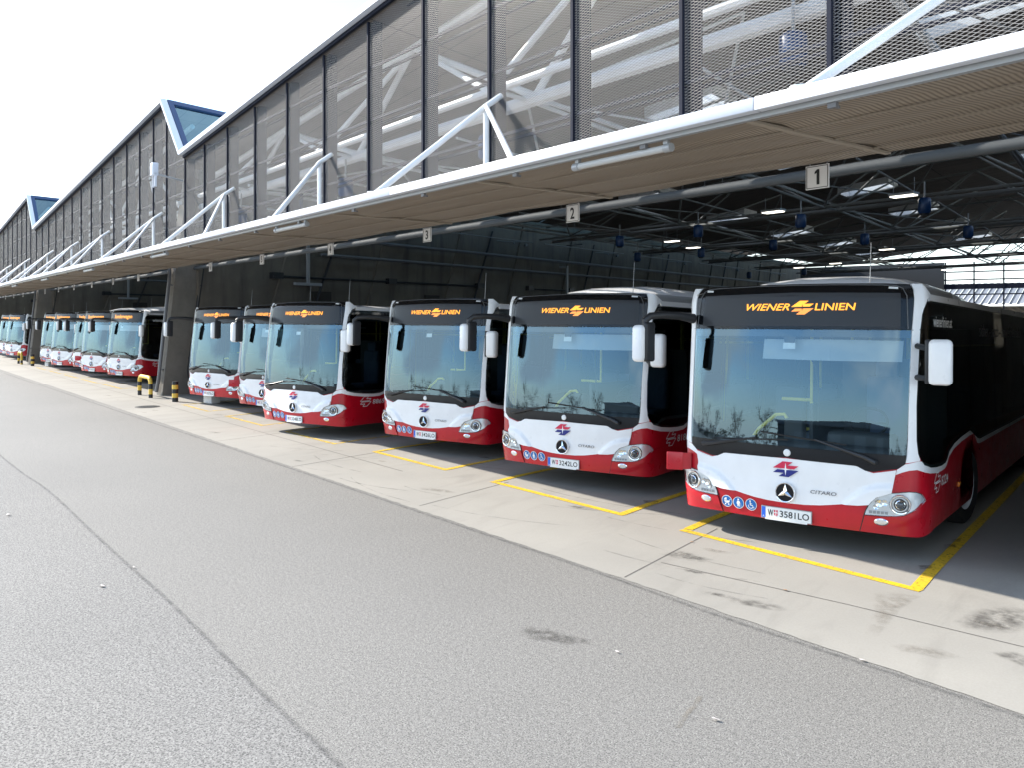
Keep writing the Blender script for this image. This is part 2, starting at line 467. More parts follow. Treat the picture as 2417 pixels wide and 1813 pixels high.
def strip(mb, pts, width, z):
    """flat ribbon along a ground polyline"""
    P = [Vector((p[0], p[1])) for p in pts]; L = []; Rr = []
    for i, p in enumerate(P):
        d = (P[min(i + 1, len(P) - 1)] - P[max(i - 1, 0)]).normalized(); nn = Vector((-d.y, d.x)) * width / 2
        q = p + nn; L.append((*q, z + gz(*q))); q = p - nn; Rr.append((*q, z + gz(*q)))
    for i in range(len(P) - 1): mb.quad(Rr[i], Rr[i + 1], L[i + 1], L[i])
# camera-frame helper, used once here to turn measured picture points into ground coordinates
_s, _c = math.sin(R(37.21)), math.cos(R(37.21))
def gnd(px, py, z=0.0):
    D = 2005.2 * (2.4804 - z) / (py - 754.05); t = (px - 1208.5) / 2005.2
    return (D * (-_s + _c * t), D * (_c + _s * t))
def hitz(px, py, z):
    D = 2005.2 * (z - 2.4804) / (754.05 - py); t = (px - 1208.5) / 2005.2
    return (D * (-_s + _c * t), D * (_c + _s * t), z)

# yellow bay lines (paint on the apron)
def bay(u0, u1, v0=7.68, depth=11, w=.102, m='yellow'):
    b = MB(); z = .0085
    a, c_ = UV(u0, v0), UV(u1, v0)
    strip(b, [a, c_], w, z)
    for q, sg in ((a, 1), (c_, -1)):
        q2 = Vector((q.x + sg * w * .5, q.y + w * .55)); yb = (8.3 - q2.x * SP) / CP; strip(b, [(q2.x, q2.y), (q2.x, yb), (q2.x, q2.y + depth)], w * 1.12, z + .001)
    o = b.build('bay_line', m); o['kind'] = 'structure'; return o
bay(-6.66, -3.83); bay(-10.41, -7.60); bay(-14.12, -11.64, w=.10)
bay(-17.85, -15.4, 7.52, w=.10, m='worn_yellow'); bay(-21.6, -19.1, 7.5, w=.10, m='worn_yellow')
bay(-25.2, -22.9, 7.5, w=.10, m='worn_yellow')
for k in range(5): bay(-35.2 - 3.72 * k, -32.3 - 3.72 * k, 7.5, w=.10, m='worn_yellow')
# expansion joints in the apron
b = MB()
for px0, py0, px1, py1 in ((1474, 1365, 1693, 1250), (990, 1196, 1200, 1140), (2003, 1430, 2417, 1530), (1560, 1330, 2003, 1430)):
    strip(b, [gnd(px0, py0), gnd(px1, py1)], .012, .0065)
for k in range(12):
    u = -13.5 - 3.75 * k; q = UV(u, 5.8); yb = (8.3 - q.x * SP) / CP; strip(b, [(q.x, q.y), (q.x, yb), (q.x, q.y + 7)], .014, .0065)
strip(b, [UV(-70, 7.05), UV(-12, 7.05)], .014, .0066)
o = b.build('apron_joint', 'joint'); o['kind'] = 'structure'
# soft marks: fans with a fading edge
def fade_patch(name, pts, m, z, inner=.45):
    """irregular patch; 'fade' attribute runs from 1 inside to 0 at the rim"""
    P = [Vector((p[0], p[1])) for p in pts]; c0 = sum(P, Vector((0, 0))) / len(P); n = len(P)
    vs = [(*c0, z)] + [(*(c0 + (p - c0) * inner), z) for p in P] + [(*p, z) for p in P]
    fs = [(0, 1 + i, 1 + (i + 1) % n) for i in range(n)] + [(1 + i, 1 + n + i, 1 + n + (i + 1) % n, 1 + (i + 1) % n) for i in range(n)]
    me = bpy.data.meshes.new(name); me.from_pydata(vs, [], fs); me.materials.append(M[m])
    for q_ in me.vertices: q_.co.z += gz(q_.co.x, q_.co.y)
    a = me.attributes.new('fade', 'FLOAT', 'POINT')
    for i in range(len(vs)): a.data[i].value = 1.0 if i <= n else 0.0
    o = bpy.data.objects.new(name, me); COL.objects.link(o); o['kind'] = 'structure'; return o
def fade_strip(name, pts, width, m, z):
    P = [Vector((p[0], p[1])) for p in pts]; vs = []; fs = []; fd = []
    for i, p in enumerate(P):
        d = (P[min(i + 1, len(P) - 1)] - P[max(i - 1, 0)]).normalized(); nn = Vector((-d.y, d.x)) * width / 2
        e = 1.0 if 0 < i < len(P) - 1 else 0.0
        for q, f in ((-1, 0), (-.35, e), (.35, e), (1, 0)): vs.append((*(p + nn * q), z)); fd.append(f)
    for i in range(len(P) - 1):
        for k in range(3): fs.append((i * 4 + k, i * 4 + 4 + k, i * 4 + 5 + k, i * 4 + 1 + k)[::-1])
    me = bpy.data.meshes.new(name); me.from_pydata(vs, [], fs); me.materials.append(M[m])
    a = me.attributes.new('fade', 'FLOAT', 'POINT')
    for i, f in enumerate(fd): a.data[i].value = f
    o = bpy.data.objects.new(name, me); COL.objects.link(o); o['kind'] = 'structure'; return o
def smooth_line(pts, k=6):
    out = []
    for i in range(len(pts) - 1):
        p0 = Vector(pts[max(i - 1, 0)]); p1 = Vector(pts[i]); p2 = Vector(pts[i + 1]); p3 = Vector(pts[min(i + 2, len(pts) - 1)])
        for j in range(k):
            t = j / k; out.append(tuple(.5 * (2 * p1 + (p2 - p0) * t + (2 * p0 - 5 * p1 + 4 * p2 - p3) * t * t + (3 * p1 - p0 - 3 * p2 + p3) * t ** 3)))
    return out + [tuple(pts[-1])]
seam_px = [(25, 1097), (114, 1160), (215, 1255), (304, 1337), (380, 1404), (468, 1489), (538, 1559), (608, 1629), (696, 1711), (747, 1757), (900, 1900)]
_sl = [gnd(*p) for p in seam_px]; _d = (_sl[0][0] - _sl[3][0], _sl[0][1] - _sl[3][1]); _sl = [(_sl[0][0] + _d[0] * t, _sl[0][1] + _d[1] * t) for t in (60, 20, 6, 2, 1)] + _sl
sheet('asphalt_lane', [(-200, -120), (_sl[-1][0], -120)] + _sl[::-1] + [(-200, _sl[0][1])], .002, 'asphalt_old')
fade_strip('asphalt_joint', smooth_line(_sl), .055, 'seam', .004)
fade_strip('asphalt_joint', smooth_line([gnd(*p) for p in ((0, 872 + 5), (258, 965), (563, 1066), (1000, 1214), (1400, 1350), (1709, 1460), (2100, 1590), (2600, 1760))]), .07, 'seam', .0035)
fade_strip('oil_mark', smooth_line([gnd(*p) for p in ((1655, 1645), (1640, 1668), (1620, 1690), (1600, 1722))]), .05, 'patch', .004)
fade_patch('oil_stain', [gnd(*p) for p in ((1205, 1487), (1240, 1478), (1290, 1484), (1340, 1500), (1400, 1512), (1405, 1524), (1350, 1527), (1290, 1518), (1240, 1510))], 'oil', .004)
fade_patch('oil_stain', [gnd(*p) for p in ((2245, 1470), (2300, 1440), (2370, 1432), (2440, 1440), (2450, 1475), (2400, 1500), (2330, 1498), (2275, 1490))], 'oil', .007)
fade_patch('oil_stain', [gnd(*p) for p in ((2330, 1540), (2400, 1540), (2440, 1560), (2420, 1580), (2370, 1560))], 'oil', .007)
fade_patch('oil_stain', [gnd(*p) for p in ((1550, 1310), (1600, 1300), (1660, 1314), (1690, 1325), (1660, 1332), (1600, 1322))], 'oil', .007)
fade_patch('oil_stain', [gnd(*p) for p in ((2060, 1400), (2150, 1395), (2185, 1405), (2130, 1440), (2070, 1510), (2040, 1500), (2060, 1450))], 'patch', .007, .2)
for pts in (((2165, 1337), (2200, 1335), (2205, 1345), (2170, 1348)), ((2225, 1284), (2255, 1278), (2260, 1292), (2230, 1294)),
            ((2245, 1270), (2270, 1266), (2268, 1276), (2246, 1278)), ((1515, 1182), (1560, 1183), (1550, 1192), (1518, 1190))):
    fade_patch('oil_drip', [gnd(*p) for p in pts], 'oil', .0105, .7)
rnd = random.Random(11)
for k in range(16):
    u = rnd.uniform(-16, 0); v = rnd.uniform(5.9, 8.3); a = rnd.uniform(-.35, .35); l = rnd.uniform(.8, 2.6)
    p0 = UV(u, v); d = Vector((math.cos(a - PHI), math.sin(a - PHI)))
    pts = [(p0.x + d.x * l * t - d.y * .12 * t * t * l, p0.y + d.y * l * t + d.x * .25 * t * t * l) for t in (0, .25, .5, .75, 1)]
    fade_strip('tyre_mark', smooth_line(pts, 4), rnd.uniform(.02, .05), 'tyre_mark', .0062)
for k in range(26):
    u = rnd.uniform(-30, 1); v = rnd.choice((rnd.uniform(6.0, 7.6), rnd.uniform(8.0, 10.5))); r0 = rnd.uniform(.06, .30); c0 = UV(u, v)
    pts = [(c0.x + r0 * rnd.uniform(.7, 1.5) * math.cos(a * .6283 - PHI), c0.y + r0 * rnd.uniform(.25, .6) * math.sin(a * .6283 - PHI)) for a in range(10)]
    fade_patch('oil_stain', pts, 'patch' if k % 3 else 'oil', .0068 if v < 8 else .007, .3)
# litter: leaves and paper scraps
def scrap(x, y, s, m, rz):
    s *= .7
    b = MB(); n = 7; rr = random.Random(int(x * 999 + y * 77))
    ring = [(x + s * (1 + rr.uniform(-.3, .3)) * math.cos(rz + k * 2 * math.pi / n), y + .55 * s * (1 + rr.uniform(-.3, .3)) * math.sin(rz + k * 2 * math.pi / n), .012 + rr.uniform(0, s * .35)) for k in range(n)]
    b.add([(x, y, .014 + s * .15)] + ring, [(0, 1 + k, 1 + (k + 1) % n) for k in range(n)])
    return b.build('dry_leaf' if m == 'leaf' else 'paper_scrap', m)
for i, (px, py, s, m, lab) in enumerate((
        (241, 1387, .045, 'litter', 'pale paper scrap on the asphalt near the left edge'),
        (1690, 1703, .035, 'litter', 'white scrap on the foreground asphalt below the bay lines'),
        (1457, 1543, .025, 'litter', 'small white scrap beside the dark oil stain on the asphalt'),
        (1854, 1397, .035, 'leaf', 'dry brown leaf on the concrete in front of the rightmost bus'),
        (2035, 1563, .03, 'litter', 'pale scrap lying on the edge between asphalt and concrete'),
        (20, 1219, .06, 'litter', 'white scrap far left on the asphalt'),
        (316, 1343, .028, 'litter', 'tiny white scrap beside the dark asphalt joint'),
        (1634, 1283, .03, 'leaf', 'dry leaf on the concrete joint by the yellow corner'))):
    x, y = gnd(px, py); tag(scrap(x, y, s, m, i * 1.1), lab, 'leaf' if m == 'leaf' else 'litter', 'litter on the ground')
# manhole
x, y = gnd(348, 962)
b = MB(); b.lathe([(0, .016), (.27, .016), (.29, .013), (.33, .013), (.335, .005)], 'Z', (0, 0, 0), 28)
for k in range(-4, 5): b.box((0, k * .055, .018), (2 * math.sqrt(max(.001, .24 ** 2 - (k * .055) ** 2)), .02, .006))
tag(b.build('manhole_cover', 'manhole', loc=(x, y, 0)), 'dark round manhole cover in the concrete by the hoop barrier', 'manhole cover')

# ================================================================== DEPOT HALLS
VM = 7.8            # facade mesh plane
Z0 = 4.20           # underside of the mesh wall / top of canopy
PER = 26.0
DEEP = 62.0
def roofz(u, k):
    """roof height at u inside hall k (valley at -25.9 - 26k)"""
    return 7.38 + .0805 * (u + 25.9 + PER * k)
def rp(u, w, z): p = UV(u, VM - .06); return Vector((p.x, p.y + w, z))     # roof frame: w runs inwards along the halls
def hall_u(k): return (-27.8 + PER * (1 - k) , -25.9 - PER * k)             # ridge, valley
def member(b, p, q, r, n=8): b.tube([p, q], r, n)
SKY1 = [(1453, 512), (1845, 475), (1724, 571), (2078, 558), (1916, 614), (2181, 598), (1425, 301)]
def build_hall(k, label):
    ur, uv_ = hall_u(k)
    root = empty('depot_hall', UV((ur + uv_) / 2, VM))
    inv = Matrix.Translation(-root.location)
    def fin(b, name, m, parent=root, fix=False):
        o = b.build(name, m, parent, fix)
        if parent is root: o.matrix_parent_inverse = inv
        return o
    tag(root, label, 'building', 'sawtooth halls of the depot')
    # roof slab with skylight openings
    holes = []
    nsk = 3
    for j in range(6):
        for i in range(nsk):
            u = uv_ + 5.2 + i * 7.2; w = 9.6 + j * 8.75
            holes.append((u, u + 2.2, w, w + 1.5))
    us = sorted({uv_, ur} | {h[0] for h in holes} | {h[1] for h in holes}); ws = sorted({0, DEEP} | {h[2] for h in holes} | {h[3] for h in holes})
    def inhole(u, w): return any(h[0] < u < h[1] and h[2] < w < h[3] for h in holes)
    b = MB()
    for i in range(len(us) - 1):
        for j in range(len(ws) - 1):
            u0, u1, w0, w1 = us[i], us[i + 1], ws[j], ws[j + 1]
            if inhole((u0 + u1) / 2, (w0 + w1) / 2): continue
            z0, z1 = roofz(u0, k) - .12, roofz(u1, k) - .12
            b.cur = 0; b.quad(rp(u0, w0, z0), rp(u0, w1, z0), rp(u1, w1, z1), rp(u1, w0, z1), [(u0, w0), (u0, w1), (u1, w1), (u1, w0)])
            b.cur = 1; b.quad(rp(u0, w0, z0 + .2), rp(u1, w0, z1 + .2), rp(u1, w1, z1 + .2), rp(u0, w1, z0 + .2))
    b.cur = 0
    fin(b, 'roof_slab', ['roof_under', 'roof_top'])
    for (u0, u1, w0, w1) in holes:
        b = MB(); t = .05
        for (a0, a1, c0, c1) in ((u0 - t, u0, w0 - t, w1 + t), (u1, u1 + t, w0 - t, w1 + t), (u0, u1, w0 - t, w0), (u0, u1, w1, w1 + t)):
            za, zb = roofz(a0, k), roofz(a1, k)
            P = [rp(a0, c0, za - .40), rp(a1, c0, zb - .40), rp(a1, c1, zb - .40), rp(a0, c1, za - .40), rp(a0, c0, za + .3), rp(a1, c0, zb + .3), rp(a1, c1, zb + .3), rp(a0, c1, za + .3)]
            b.add(P, [(3, 2, 1, 0), (4, 5, 6, 7), (0, 1, 5, 4), (1, 2, 6, 5), (2, 3, 7, 6), (3, 0, 4, 7)])
        um = (u0 + u1) / 2; b.tube([rp(um, w0, roofz(um, k) + .2), rp(um, w1, roofz(um, k) + .2)], .03, 6)
        o = fin(b, 'skylight', 'tube')
        b = MB(); b.quad(rp(u0, w0, roofz(u0, k) + .24), rp(u1, w0, roofz(u1, k) + .24), rp(u1, w1, roofz(u1, k) + .24), rp(u0, w1, roofz(u0, k) + .24))
        p = fin(b, 'pane', 'frost', o); p.matrix_parent_inverse = Matrix.Identity(4)
    # white edge trim along the gable top, and steep piece at the valley side
    ul = uv_ - 1.9; zr = roofz(uv_ - 1.9 + PER, k)       # next ridge to the left stands above the valley
    b = MB()
    def bar(b, a, c, w0, w1, h):
        P = []
        for (u, z) in (a, c):
            for v in (w0, w1):
                for dz in (0, h): P.append(UV(u, v, z + dz))
        b.add(P, [(0, 1, 3, 2), (4, 6, 7, 5), (0, 4, 5, 1), (2, 3, 7, 6), (1, 5, 7, 3), (0, 2, 6, 4)])
    bar(b, (uv_, roofz(uv_, k) - .02), (ur, roofz(ur, k) - .02), VM - .22, VM - .02, .12)
    zl = 7.38 + .0805 * (24.1)
    bar(b, (ul, zl - .02), (uv_ - .002, roofz(uv_, k) - .02), VM - .22, VM - .02, .13)
    fin(b, 'roof_edge', 'fascia', fix=True)
    b = MB()
    bar(b, (uv_, roofz(uv_, k) - .10), (ur, roofz(ur, k) - .10), VM - .10, VM + .02, .07)
    fin(b, 'gutter', 'post', fix=True)
    # ridge glazing on the steep face (leans from ridge ul to valley uv_), running inwards
    gl = empty('ridge_glazing'); gl.parent = root; gl.matrix_parent_inverse = inv
    b = MB()
    A, B_ = Vector((ul, zl)), Vector((uv_, 7.38))
    def gp(t, w, off=0.0): q = A.lerp(B_, t); return rp(q.x + off * .72, w, q.y + off * .69)
    def slat(b, t0, t1, w0, w1, th=.10):
        P = [gp(t, w, o) for t in (t0, t1) for w in (w0, w1) for o in (0, th)]
        b.add(P, [(0, 1, 3, 2), (4, 6, 7, 5), (0, 4, 5, 1), (2, 3, 7, 6), (1, 5, 7, 3), (0, 2, 6, 4)])
    slat(b, -.02, .06, .06, DEEP); slat(b, .94, .99, .06, DEEP); slat(b, .06, .94, .06, .24)
    w = 2.2
    while w < DEEP: slat(b, .06, .94, w, w + .08, .12); w += 2.2
    fo = fin(b, 'frame', 'blue_frame', gl, True)
    b = MB(); b.quad(gp(.06, .24, .04), gp(.94, .24, .04), gp(.94, DEEP, .04), gp(.06, DEEP, .04)); fin(b, 'pane', 'sky_pane', gl)
    # facade mesh, posts and rails
    posts = ([-1.81, -3.30, -5.0] if k else [-2.87, -4.81]) + [ -6.75, -8.69, -10.62, -12.56, -14.54, -16.48, -18.4, -20.36, -22.3, -24.15, -25.93, -27.8]
    posts = [p - PER * k for p in posts]
    def topz(u):
        if u < uv_: return zl + (7.38 - zl) * (u - ul) / (uv_ - ul)
        return roofz(u, k)
    for i in range(len(posts) - 1):
        u1, u0 = posts[i], posts[i + 1]
        b = MB(); P = [(u0, Z0), (u1, Z0), (u1, topz(u1) - .03), (u0, topz(u0) - .03)]
        for lay in range(2): b.add([UV(a, VM + .008 * lay, c) for a, c in P], [(0, 1, 2, 3)], [[(a, c) for a, c in P]])   # strand depth
        fin(b, 'mesh_panel', 'mesh')
    for i, u in enumerate(posts[:-1]):
        b = MB(); h = topz(u) - .06 - Z0
        for du, dv, su, sv in ((0, -.012, .05, .05), (.0, .16, .05, .24), (.11, .13, .012, .19)):
            b.box(UV(u + du, VM + dv, Z0 + h / 2), (su, sv, h), FAC_ROT)
        fin(b, 'mesh_post', 'post')
    for z in (5.3, 6.3, 7.3, 8.3):
        u0 = posts[-1] + .02
        if z > 7.4: u0 = uv_ + (z - 7.38) / .0805 + .3
        u1 = posts[0]
        if u0 > u1 - .5: continue
        b = MB(); b.box(UV((u0 + u1) / 2, VM + .03, z), (u1 - u0, .04, .045), FAC_ROT); b.box(UV((u0 + u1) / 2, VM + .26, z - .02), (u1 - u0, .05, .04), FAC_ROT)
        fin(b, 'mesh_rail', 'post')
    # trusses parallel to the facade: two lower chords, one upper chord, paired webs
    for j in range(7):
        v = 8.42 + 8.75 * j
        b = MB(); ua, ub = uv_ - .5, ur - .6
        if j: ua, ub = ua - .27 * 0, ub
        # hall walls run along Y, so shift the ends as v grows
        sh = -(v - VM) * math.tan(PHI)
        ua += sh; ub += sh
        member(b, UV(ua, v, 6.3), UV(ub, v, 6.3), .07 if j == 0 else .05); member(b, UV(ua, v + .78, 6.25), UV(ub, v + .78, 6.25), .12 if j == 0 else .075)
        zt = lambda u: roofz(u - sh, k) - .42
        member(b, UV(ua, v + .4, zt(ua)), UV(ub, v + .4, zt(ub)), .085 if j == 0 else .05)
        nodes = [-11.37 - PER * k + 6.43 * q + (sh if j else 0) for q in range(-2, 3)]
        for q in nodes:
            for d in (-3.2, 3.2):
                t = q + d
                if t < ua + .2 or t > ub - .1 or q < ua or q > ub: continue
                if zt(t) < 6.6: continue
                for (vv, r) in ((v, .055 if j == 0 else .035), (v + .78, .065 if j == 0 else .04)):
                    member(b, UV(q + (.15 if vv > v else -.1), vv, 6.3), UV(t, v + .4, zt(t)), r)
            if ua < q < ub: member(b, UV(q, v, 6.3), UV(q, v + .78, 6.25), .04)
        if j < 6:
            for q in nodes:
                if ua < q < ub:
                    p0 = UV(q, v + .78, 6.25); p1 = UV(q - 8.75 * math.tan(PHI) + (-(.62) * math.tan(PHI) if j == 0 else 0), v + 8.75, 6.28)
                    member(b, p0, p1, .04); member(b, p0 + Vector((3.1, 0, .05)), p1 + Vector((3.1, 0, .05)), .028); b.box((p0 + p1) / 2 + Vector((0, 0, .16)), (.09, (p1 - p0).length, .06), 0)
                    qq = UV(q - (v + 4.4 - v) * math.tan(PHI), v + 4.8); ut = q + 2.6 - 4.4 * math.tan(PHI)
                    member(b, p0, UV(ut, v + 4.8, zt(ut) - .0), .035); member(b, p0, p1 + Vector((3.1, 0, .05)), .022); member(b, UV(ua, v + 4.6, 6.5), UV(ub, v + 4.6, 6.5), .03)
                    member(b, p1, UV(ut, v + 4.8, zt(ut) - .0), .035)
        fin(b, 'roof_truss', 'tube' if j == 0 else 'truss')
    return root
H1 = build_hall(0, 'nearest sawtooth depot hall with mesh gable, above bays 1 to 6')
H2 = build_hall(1, 'middle sawtooth depot hall with mesh gable, left of the nearest hall')
H3 = build_hall(2, 'farthest sawtooth depot hall at the left edge of the photo')

# long pale beam just behind the canopy edge
b = MB(); b.tube([UV(-82, 9.0, 4.204), UV(2, 9.0, 4.204)], .058, 14); b.box(UV(-40, 9.09, 4.235), (84, .05, .10), FAC_ROT)
tag(b.build('eaves_beam', 'beam_grey'), 'long pale round beam running under the hall roofs behind the number signs', 'beam')

# ------------------------------------------------------------------ partition walls and leaning columns
def wall(uc, label, detail=True):
    base = UV(uc, 8.1); root = empty('partition_wall', (base.x, base.y, 0))
    tag(root, label, 'wall', 'concrete walls between the halls')
    L = 60.0; t = .35
    b = MB(); b.box((-.1, L / 2 + 1.0, 3.0), (t, L, 9.0)); b.build('wall_panel', 'conc', root)
    lean = .42
    for j in range(12):
        y = 2.4 + j * 4.6
        b = MB(); P = []
        for (yy, zz) in ((y, -1.4), (y + 1.3, -1.4), (y + 1.3 + lean * 7, 7.2), (y + lean * 7, 7.2)): P.append((yy, zz))
        b.poly_prism(P, .10, lambda a, c, h: (.075 + .002 + h, a, c)); b.build('pilaster', 'conc', root, True)
        if j % 2 == 0:
            b = MB(); b.tube([(.24, y + 2.2, .2), (.24, y + 2.2 + lean * 6.5, 6.7)], .05, 8); b.build('drain_pipe', 'pipe_black', root)
    for z, r in ((5.6, .07), (4.95, .06)):
        b = MB(); b.tube([(.33, 6, z), (.33, L, z - .1)], r, 8); b.build('service_pipe', 'pipe_grey', root)
    b = MB()
    for y0, y1 in ((4.0, 15.5), (19.5, 27)):
        b.tube([(.30, y0, 4.05), (.30, y1, 4.05)], .045, 8)
        for y in (y0, (y0 + y1) / 2, y1): b.box((.28, y, 4.08), (.22, .45, .22))
    b.build('heating_pipe', 'pipe_black', root)
    b = MB()
    for y in (5.2, 22.5):
        b.box((.55, y, 4.6), (.10, .10, 1.5)); b.box((.55, y, 3.80), (.16, 1.2, .10)); b.box((.32, y, 5.3), (.5, .1, .1))
    b.build('pipe_bracket', 'grey', root)
    for y in (6.2, 12.4, 19.5, 25):
        b = MB(); b.box((.12, y, 3.25), (.08, .9, .62)); b.build('wall_hatch', 'roof_under', root)
    return root
wall(-28.6, 'dark concrete wall behind the left end of the nearest bay row')
wall(-28.6 - PER, 'dark concrete wall behind the middle bay row')
wall(-28.6 - 2 * PER, 'dark concrete wall beyond the farthest bay row')
wall(-28.6 + PER, 'concrete wall at the right end of the nearest hall')

def column(uc, label):
    base = UV(uc, 7.82); root = empty('leaning_column', (base.x, base.y, 0)); tag(root, label, 'column', 'leaning concrete columns')
    b = MB(); lean = .55 / 4.3; w = .17
    lev = [(-.05, 0, 1.75), (4.32, .50, 2.1), (7.2, .95, 2.6)]
    vs = []
    for z, y0, y1 in lev: vs += [(-w, y0, z), (w, y0, z), (w, y1, z), (-w, y1, z)]
    fs = [(3, 2, 1, 0)]
    for i in range(2):
        o = i * 4; fs += [(o + a, o + (a + 1) % 4, o + 4 + (a + 1) % 4, o + 4 + a) for a in range(4)]
    fs.append((8, 9, 10, 11)); b.add(vs, fs); b.build('shaft', 'col', root)
    b = MB(); b.add([(w + .01, 1.75, 2.1), (w + .28, 2.15, 2.1), (w + .28, 2.55, 4.4), (w + .01, 2.3, 4.4)], [(0, 1, 2, 3), (3, 2, 1, 0)])
    b = MB()
    b.poly_prism([(1.78, 1.9), (2.25, 1.3), (2.6, 3.3), (1.95, 3.4)], .10, lambda a, c, h: (.02 + h, a, c)); b.build('brace_fin', 'col', root, True)
    b = MB(); b.tube([(-.06, -.06, .12), (.05, -.05, .55), (.05, .0, 1.0), (.05, .34, 3.95), (-.12, .42, 4.3)], .055, 10)
    for z in (.85, 2.2, 3.6): b.tube([(.05, -.03 + z * .116 - .10 * 0, z), (.05, -.02 + z * .116, z + .04)], .066, 10)
    b.build('drain_pipe', 'pipe_grey', root)
    b = MB(); b.tube([(w + .07, 1.02, .1), (w + .07, .95, .5), (w + .07, .90, .8), (w + .07, 1.45, 4.35)], .06, 10)
    for z in (1.2, 2.4, 3.6): b.tube([(w + .07, .9 + (z - .8) * .155, z), (w + .07, .905 + (z - .8) * .155, z + .035)], .075, 10)
    b.build('heating_pipe', 'pipe_black', root)
    return root
column(-28.75, 'leaning concrete column with drain pipes right of the farther row, behind the hoop barrier')
column(-28.75 - PER, 'farther leaning concrete column with drain pipes near the left edge')
column(-28.75 - 2 * PER, 'farthest leaning concrete column, beyond the leftmost buses')

# ------------------------------------------------------------------ canopy
can = empty('canopy', UV(-30, 6.9, 4.2)); tag(can, 'long flat canopy with white edge and brown mesh underside over the bay fronts', 'canopy')
cinv = Matrix.Translation(-can.location)
def cpart(b, name, m, fix=False):
    o = b.build(name, m, can, fix); o.matrix_parent_inverse = cinv; return o
CU0, CU1 = -92.0, 6.0
VF = 5.70
edges = [CU1] + [-4.19 + 5.85 - 5.85 * k for k in range(1, 18)]
for i in range(len(edges) - 1):
    u1, u0 = edges[i] - .004, edges[i + 1] + .004
    b = MB(); b.rbox(UV((u0 + u1) / 2, VF + .04, 4.210), (u1 - u0, .10, .108), .008, FAC_ROT, 2); cpart(b, 'fascia', 'fascia')
b = MB(); b.box(UV((CU0 + CU1) / 2, VF + .125, 4.155), (CU1 - CU0, .055, .075), FAC_ROT); cpart(b, 'edge_channel', 'grey')
b = MB(); b.box(UV((CU0 + CU1) / 2, (VF + 8.05) / 2 + .08, 4.190), (CU1 - CU0, 8.05 - VF - .18, .03), FAC_ROT); cpart(b, 'canopy_deck', 'roof_top')
# soffit panels, slightly sagging between the ribs
b = MB(); NV = 17
ug = [CU1 - k * .484 for k in range(int((CU1 - CU0) / .484) + 1)]
for i in range(len(ug) - 1):
    for j in range(NV):
        P = []; U2 = []
        for (u, jj) in ((ug[i + 1], j), (ug[i], j), (ug[i], j + 1), (ug[i + 1], j + 1)):
            v = VF + .16 + (8.05 - VF - .16) * jj / NV
            sag = .022 * (1 - abs(math.cos(math.pi * (v - 5.86) / .73))) + .012 * math.sin(u * 2.3 + v * 3.1) * math.sin(u * .9 - v) + .02 * (1 - abs(math.cos(math.pi * (u + 4.35) / 3.87)))
            P.append(UV(u, v, 4.150 - .02 + sag * .9)); U2.append((u, v))
        b.smooth = True; b.quad(P[3], P[2], P[1], P[0], [U2[3], U2[2], U2[1], U2[0]])
cpart(b, 'soffit', 'soffit')
for v in (6.43, 7.06, 7.73):
    b = MB(); b.box(UV((CU0 + CU1) / 2, v, 4.124), (CU1 - CU0, .012, .012), FAC_ROT); cpart(b, 'soffit_batten', 'rib')
for k in range(24):
    u = -.48 - 3.87 * k
    b = MB(); b.box(UV(u - .2 * 0, (5.86 + 8.05) / 2, 4.122), (.06, 8.05 - 5.84, .022), FAC_ROT); cpart(b, 'soffit_rib', 'rib')
for k in range(40):
    b = MB(); b.box(UV(.3 - 1.94 * k, VF + .135, 4.10), (.07, .04, .045), FAC_ROT); b.box(UV(.3 - 1.94 * k + .02, VF + .16, 4.085), (.02, .05, .02), FAC_ROT); cpart(b, 'edge_clip', 'pipe_grey')
# hangers: rod from the facade bracket out to the canopy edge, with a post and a brace
HG = [(-2.6, -3.86, None), (-10.42, -10.74, -7.49), (-16.25, -14.4, None), (-21.97, -21.3, -18.1)] + [(q, q + .75, q + 3.7) for q in (-28.5, -35.6, -41.4, -47.3, -54.3, -61.4, -67.3, -73.2)]
for (u, ue, ub) in HG:
    N = UV(u, VM - .22, 5.72); E_ = UV(ue, VF + .12, 4.24)
    b = MB()
    b.tube([UV(u + .02, VM + .05, 5.92), N, N.lerp(E_, .06)], .046, 10); b.tube([N, E_], .044, 10); b.tube([N, UV(u, VM - .22, 4.22)], .046, 10)
    b.tube([E_ + Vector((0, 0, .06)), E_ - Vector((0, 0, .04))], .075, 10)
    if ub is not None: b.tube([N, UV(ub, VF + .12, 4.24)], .036, 10)
    cpart(b, 'hanger', 'tube')

# fluorescent tube lamps under the canopy edge (unlit)
for k in range(6):
    u = -5.87 - 7.84 * k
    root = empty('tube_lamp', UV(u, VF + .17, 4.05), FAC_ROT)
    tag(root, ['white tube lamp under the canopy edge nearest the camera', 'white tube lamp under the canopy edge, second from the camera', 'white tube lamp under the canopy edge, third from the camera',
               'white tube lamp under the canopy edge, fourth from the camera', 'white tube lamp under the canopy edge, fifth from the camera', 'white tube lamp under the canopy edge, farthest from the camera'][k], 'lamp', 'tube lamps under the canopy edge')
    b = MB(); b.tube([(-.62, 0, 0), (.62, 0, 0)], .034, 12); b.build('tube', 'lamp_off', root)
    for s in (-1, 1):
        b = MB(); b.tube([(s * .58, 0, 0), (s * .66, 0, 0)], .042, 12); b.box((s * .6, 0, .05), (.05, .04, .07)); b.build('end_cap', 'grey', root)

